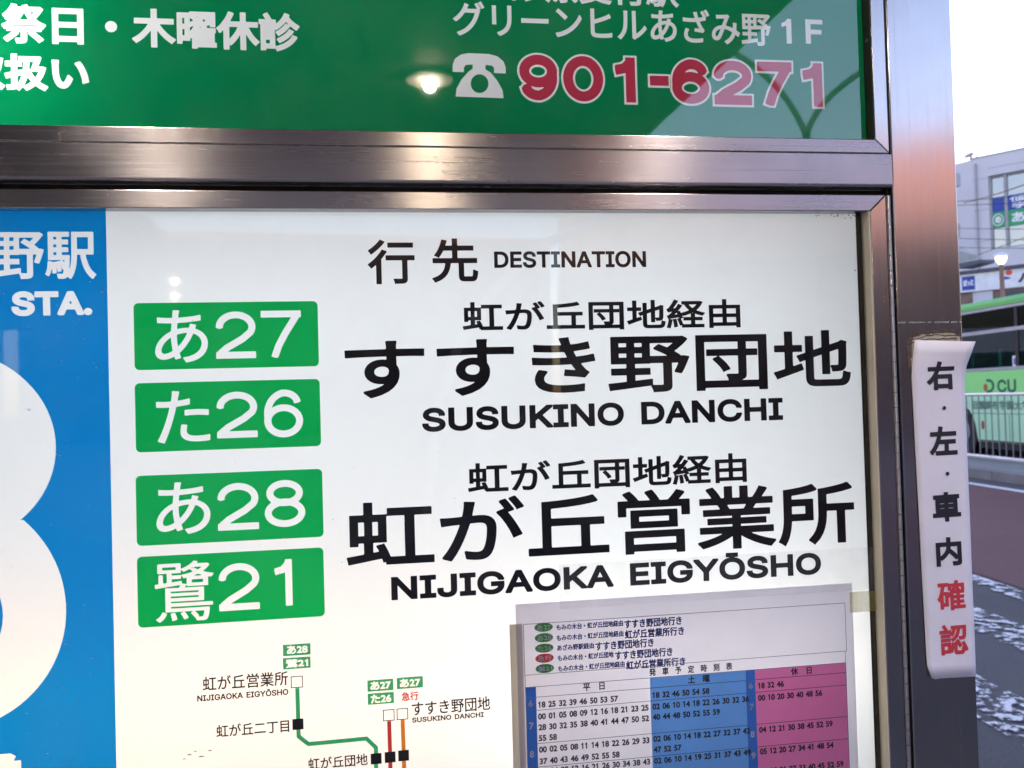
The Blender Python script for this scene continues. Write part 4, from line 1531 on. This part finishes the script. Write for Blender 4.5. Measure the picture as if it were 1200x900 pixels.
ring = [[ell(ca, cz, 0.27, 0.33, 40), ell(ca, cz, 0.225, 0.28, 40)]]
flat_text('ring_mark', ring, M['sign_white'], gs, FP, -0.155)
flat_text('lettering', fit_text('の', ca - 0.15, ca + 0.15, cz - 0.18, cz + 0.18, 0.03), M['sign_white'], gs, FP, -0.155)
flat_text('lettering', fit_text('あざみ野', 1.32, 4.1, 10.1, 10.68, 0.025), M['sign_white'], gs, FP, -0.155)
flat_text('lettering', fit_text('個別指導', 1.25, 4.6, 11.22, 11.54, 0.012), M['sign_white'], bs, FP, -0.165)
flat_text('lettering', fit_text('学進', 1.35, 3.0, 10.86, 11.18, 0.014), M['sign_white'], bs, FP, -0.165)
# sign band over the shops
fb('eave', M['dark_band'], [(-1.6, 18, -0.25, 0.0, 7.62, 7.79)])
ws = fb('shop_sign_band', M['sign_white'], [(-1.6, 18, -0.12, 0.0, 6.62, 7.60)])
lb = flat_text('blue_logo_box', [[rrect(-1.15, -0.5, 6.72, 7.48, 0.02)]], M['sign_blue'], ws, FP, 0.125)
flat_text('lettering', fit_text('ばっと', -1.08, -0.56, 6.95, 7.3, 0.02), M['sign_white'], lb, FP, 0.13)
flat_text('red_dot', [[ell(*FP.at(1183, 319.6), 0.17, 0.15, 32)]], M['dot_red'], ws, FP, 0.125)
sw = [FP.at(1171, 325.4), FP.at(1178, 324.2), FP.at(1186, 325.5), FP.at(1182, 327.6), FP.at(1174, 327.6)]
flat_text('swoosh', [[np.array(sw)]], M['sign_blue'], ws, FP, 0.125)
a_, z_ = FP.at(1204, 320.5)
flat_text('lettering', fit_text('バ', a_ - 0.42, a_ + 0.42, 6.85, 7.42, 0.03), M['tt_ink'], ws, FP, 0.125)
fb('shop_front', M['shop_brown'], [(-1.6, 18, 0.05, 0.3, 0.0, 6.6)])
fb('shop_window', M['dark_band'], [(0.9, 5, -0.02, 0.049, 5.7, 6.45)])
an = MB()
for px_, py_, k in ((1142, 181, 0.0),):
    ax, az_ = FP.at(px_, py_)
    p0 = Vector(FP.w(ax, 13.9, 0.0))
    an.tube([p0 + Vector((0, 0.3, 0)), p0 + Vector((0, 0.3, 0.42))], 0.07, 8)
    an.tube([p0 + Vector((-0.35, 0.3, 0.18)), p0 + Vector((0.1, 0.3, 0.36))], 0.10, 8)
    an.tube([p0 + Vector((0.25, 0.3, 0.02)), p0 + Vector((0.4, 0.3, 0.16))], 0.09, 8)
an.build('roof_floodlight', M['frame'], bl)
# small openings on the corner wall seen beside the post
for py_ in (211, 270):
    p_ = CAM + ray(1123.6, py_) * 44.2 / F0
    MB().box(p_[0] - 0.22, p_[0] + 0.02, p_[1] - 0.1, p_[1] + 0.4, p_[2] - 0.35, p_[2] + 0.35).build('wall_vent', M['frame'], bl)

# awning roof tip between post and building
aw = thing('canopy_roof', 'small grey pitched canopy roof tip poking out right of the steel post', 'canopy', tuple(CAM + ray(1100, 300) * 30 / F0 * np.array([1, 1, 0])))
P_ = [CAM + ray(*q_) * 30 / F0 for q_ in ((1124, 288), (1148.5, 300.5), (1147, 304.5), (1122, 309))]
P2 = [P_[0] + np.array([-6, 0, 1.2]), P_[3] + np.array([-6, 0, -0.2])]
awp = [tuple(P2[0]), tuple(P_[0]), tuple(P_[1]), tuple(P_[2]), tuple(P_[3]), tuple(P2[1])]
M['awning'] = plain('grey_canopy_roof', (0.40, 0.40, 0.43), 0.7)
MB().prism(awp, (0.6, 4.0, 0)).build('roof', M['awning'], aw)
MB().prism([tuple(Vector(P_[2]) + Vector((0.02, -0.06, -0.12))), tuple(Vector(P_[2]) + Vector((0.02, -0.06, 0.0))), tuple(Vector(P_[3]) + Vector((0.0, -0.06, 0.0))), tuple(Vector(P_[3]) + Vector((0, -0.06, -0.2)))], (0.6, 0.05, 0)).build('gutter', M['dark_band'], aw)
q_ = P_[3] + np.array([-2.5, 2.0, -0.3])
MB().tube([(q_[0], q_[1], 0), tuple(q_)], 0.09, 10).build('post', M['frame'], aw)

# overhead cables
M['cable'] = plain('black_cable', (0.02, 0.02, 0.025), 0.6)


def cable(p0, p1, d0, d1, sag, r, label):
    a, b = Vector(CAM + ray(*p0) * d0 / F0), Vector(CAM + ray(*p1) * d1 / F0)
    dv = b - a
    a2, b2 = a - dv * 2.0, b + dv * 2.0
    pts = []
    for i in range(25):
        k = i / 24
        p = a2.lerp(b2, k)
        kk = 2 * k - 1
        p.z -= sag * (1 - kk * kk) - sag * (1 - 0.2 ** 2)
        pts.append(p)
    o = MB().tube(pts, r, 6).build('overhead_cable', M['cable'], None, smooth=True)
    return tag(o, label, 'cable', 'overhead cables')


for p0, p1, lab in (((1122, 236), (1200, 229), 'thin overhead cable crossing the pale building just under its blue sign band, upper of two'),
                    ((1122, 240.5), (1200, 238), 'thin overhead cable crossing the pale building along the top of its green sign'),
                    ((1125, 267.5), (1200, 268.5), 'thin overhead cable along the bottom edge of the green sign band'),
                    ((1124, 279.5), (1200, 281), 'thin overhead cable across the lower window pane of the pale building'),
                    ((1124, 290), (1200, 291), 'thin overhead cable level with the sill of the window bay, lowest straight one'),
                    ((1148, 298), (1200, 278.5), 'overhead cable sloping up to the right from the grey canopy tip'),
                    ((1172, 226), (1200, 216.5), 'thick dark overhead cable sloping up across the blue sign band')):
    cable(p0, p1, 30, 27, 0.1, 0.022 if 'thick' in lab else 0.012, lab)

# ------------------------------------------------------------------ behind the viewer: what the glass and steel mirror
M['soffit'] = plain('dark_canopy_soffit', (0.055, 0.05, 0.055), 0.7, vary=0.2, scale=1.5)
cn = thing('bus_shelter', 'long flat bus shelter roof with recessed lamps over the waiting area', 'shelter', (-3.0, -5.0, 0.118))
ce = [(1.32, 0.4), (-6.0, 0.4), (-6.0, -12), (-2.0, -12), (-1.6, -4.6), (1.12, -4.6)]
cm = MB()
cm.prism([(x, y, 2.60) for x, y in ce], (0, 0, 0.12))
cm.build('roof', M['soffit'], cn)
for x, y in ((-5.6, -1.5), (-5.6, -6.0), (-5.6, -11)):
    MB().tube([(x, y, 0.118), (x, y, 2.60)], 0.07, 14).build('post', M['galv'], cn)
for x, y in ((0.157, -2.32), (0.62, -0.72), (-0.5, -0.72), (-1.97, -7.2), (-2.24, -8.28)):  # the two lamps nearest the board are unseen, added to brighten the notice
    dl = MB().lathe((x, y, 2.588), [(0.085, 0), (0.085, 0.010), (0.06, 0.0105)], 28).build('downlight', M['white_paint'], cn)
    MB().lathe((x, y, 2.550), [(0.008, 0), (0.019, 0.008), (0.024, 0.024), (0.024, 0.037)], 20).build('bulb', M['bulb'], dl, smooth=True)
    l = bpy.data.lights.new('downlight_lamp', 'SPOT')
    l.energy = 1.5 if y > -1 else 1.0
    l.color = (0.96, 0.93, 1.0) if y > -1 else (1.0, 0.82, 0.6)
    l.spot_size = math.radians(120)
    l.spot_blend = 0.8
    l.shadow_soft_size = 0.04
    o = bpy.data.objects.new('downlight_lamp', l)
    o.location = (x, y, 2.53)
    COL.objects.link(o)
    o.parent = dl

# twin arm lamp post mirrored in the advert pane
tw = thing('twin_arm_lamp_post', 'grey lamp post with two upswept curved arms across the street behind the viewer', 'lamp post', (4.89, -8.40, 0.118))


def arc(p0, p1, p2, n=12):
    return [tuple(np.array(p0) * (1 - t_) ** 2 + 2 * np.array(p1) * t_ * (1 - t_) + np.array(p2) * t_ * t_) for t_ in np.linspace(0, 1, n)]


MB().tube([(4.89, -8.40, 0.118), (4.89, -8.40, 4.45)], [0.07, 0.045], 12).build('pole', M['galv'], tw, smooth=True)
MB().tube(arc((4.89, -8.40, 4.40), (4.66, -8.42, 5.15), (3.75, -8.52, 5.60)), 0.035, 10).build('arm', M['galv'], tw, smooth=True)
MB().tube(arc((4.89, -8.40, 4.40), (5.0, -8.38, 4.9), (5.9, -8.30, 5.35)), 0.035, 10).build('arm', M['galv'], tw, smooth=True)
for x, y, z_ in ((3.55, -8.54, 5.62), (6.1, -8.28, 5.40)):
    MB().lathe((x, y, z_), [(0.14, 0), (0.20, 0.06), (0.14, 0.14)], 16).build('lamp_head', M['white_paint'], tw)

ARCP = [[2.08, -6.78, 3.12], [1.44, -6.86, 2.86], [0.95, -6.93, 2.43], [0.62, -6.98, 1.96], [0.41, -7.02, 1.41], [0.27, -7.06, 0.38]]  # unseen tube added only for the pale streak it mirrors in the pane
ARCP.append([ARCP[-1][0], ARCP[-1][1], 0.118])
ar = thing('curved_pipe', 'white curved pipe arching over the footway behind the viewer', 'pipe', tuple(ARCP[0]))
MB().tube(ARCP, 0.05, 10).build('pipe', M['white_paint'], ar, smooth=True)

# buildings across the road behind the viewer
M['back_wall'] = plain('dark_brick_wall', (0.30, 0.20, 0.16), 0.85, vary=0.2, scale=0.7)
M['back_clad'] = plain('dark_grey_cladding', (0.055, 0.055, 0.065), 0.8, vary=0.2, scale=0.5)
M['back_glass'] = plain('dark_window', (0.03, 0.035, 0.045), 0.15)
for az_, dist, wid, hh, lab in ((147, 31, 24, 9.8, 'low dark brick building behind the viewer, right of the other two'), (186, 36, 22, 8.6, 'wide dark brick building behind the viewer, in the middle'),
                                (222, 34, 22, 8.6, 'dark brick building behind the viewer at the far left'), (112, 34, 22, 6.5, 'dark brick building beside the road to the right of the viewer')):
    a_ = math.radians(az_)
    c_ = Vector((math.sin(a_) * dist, math.cos(a_) * dist, 0))
    th = thing('brick_building', lab, 'building', tuple(c_), -a_, 'buildings behind the viewer')
    mt_ = Matrix.LocRotScale(c_, Matrix.Rotation(-a_, 3, 'Z'), None)
    MB(mt_).box(-wid / 2, wid / 2, 0, 8, 0, hh).build('wall', M['back_wall'], th)
    MB(mt_).box(-wid / 2 - 0.1, wid / 2 + 0.1, -0.1, 8.1, hh, hh + 0.2).build('roof_edge', M['back_wall'], th)
    MB(mt_).box(-wid / 2 - 0.06, wid / 2 + 0.06, -0.12, -0.002, 0, 6.3 if az_ == 147 else hh - 0.1).build('dark_cladding', M['back_clad'], th)  # dark sheet added over the wall as shade, dims its mirror image
    for i in range(5):
        for j in range(2):
            x0 = -wid / 2 + 1.5 + i * (wid - 3) / 5
            MB(mt_).box(x0, x0 + 1.8, -0.16, -0.1, 1.2 + 2.9 * j, 2.7 + 2.9 * j).build('window', M['back_glass'], th)

# unseen block added beyond the board to keep the low sun off the street
a_ = math.radians(SUN_AZ)
c_ = Vector((math.sin(a_) * 58, math.cos(a_) * 58, 0))
th = thing('station_building', 'long plain station building across the far side of the square', 'building', tuple(c_), -a_)
mt_ = Matrix.LocRotScale(c_, Matrix.Rotation(-a_, 3, 'Z'), None)
MB(mt_).box(-50, 42, 0, 12, 0, 16.3).build('wall', M['wall'], th)
MB(mt_).box(-50.2, 42.2, -0.2, 12.2, 16.3, 16.6).build('roof_edge', M['frame'], th)
for j in range(4):
    MB(mt_).box(-48, 40, -0.06, 0.05, 2 + 3.6 * j, 3.8 + 3.6 * j).build('window_band', M['back_glass'], th)
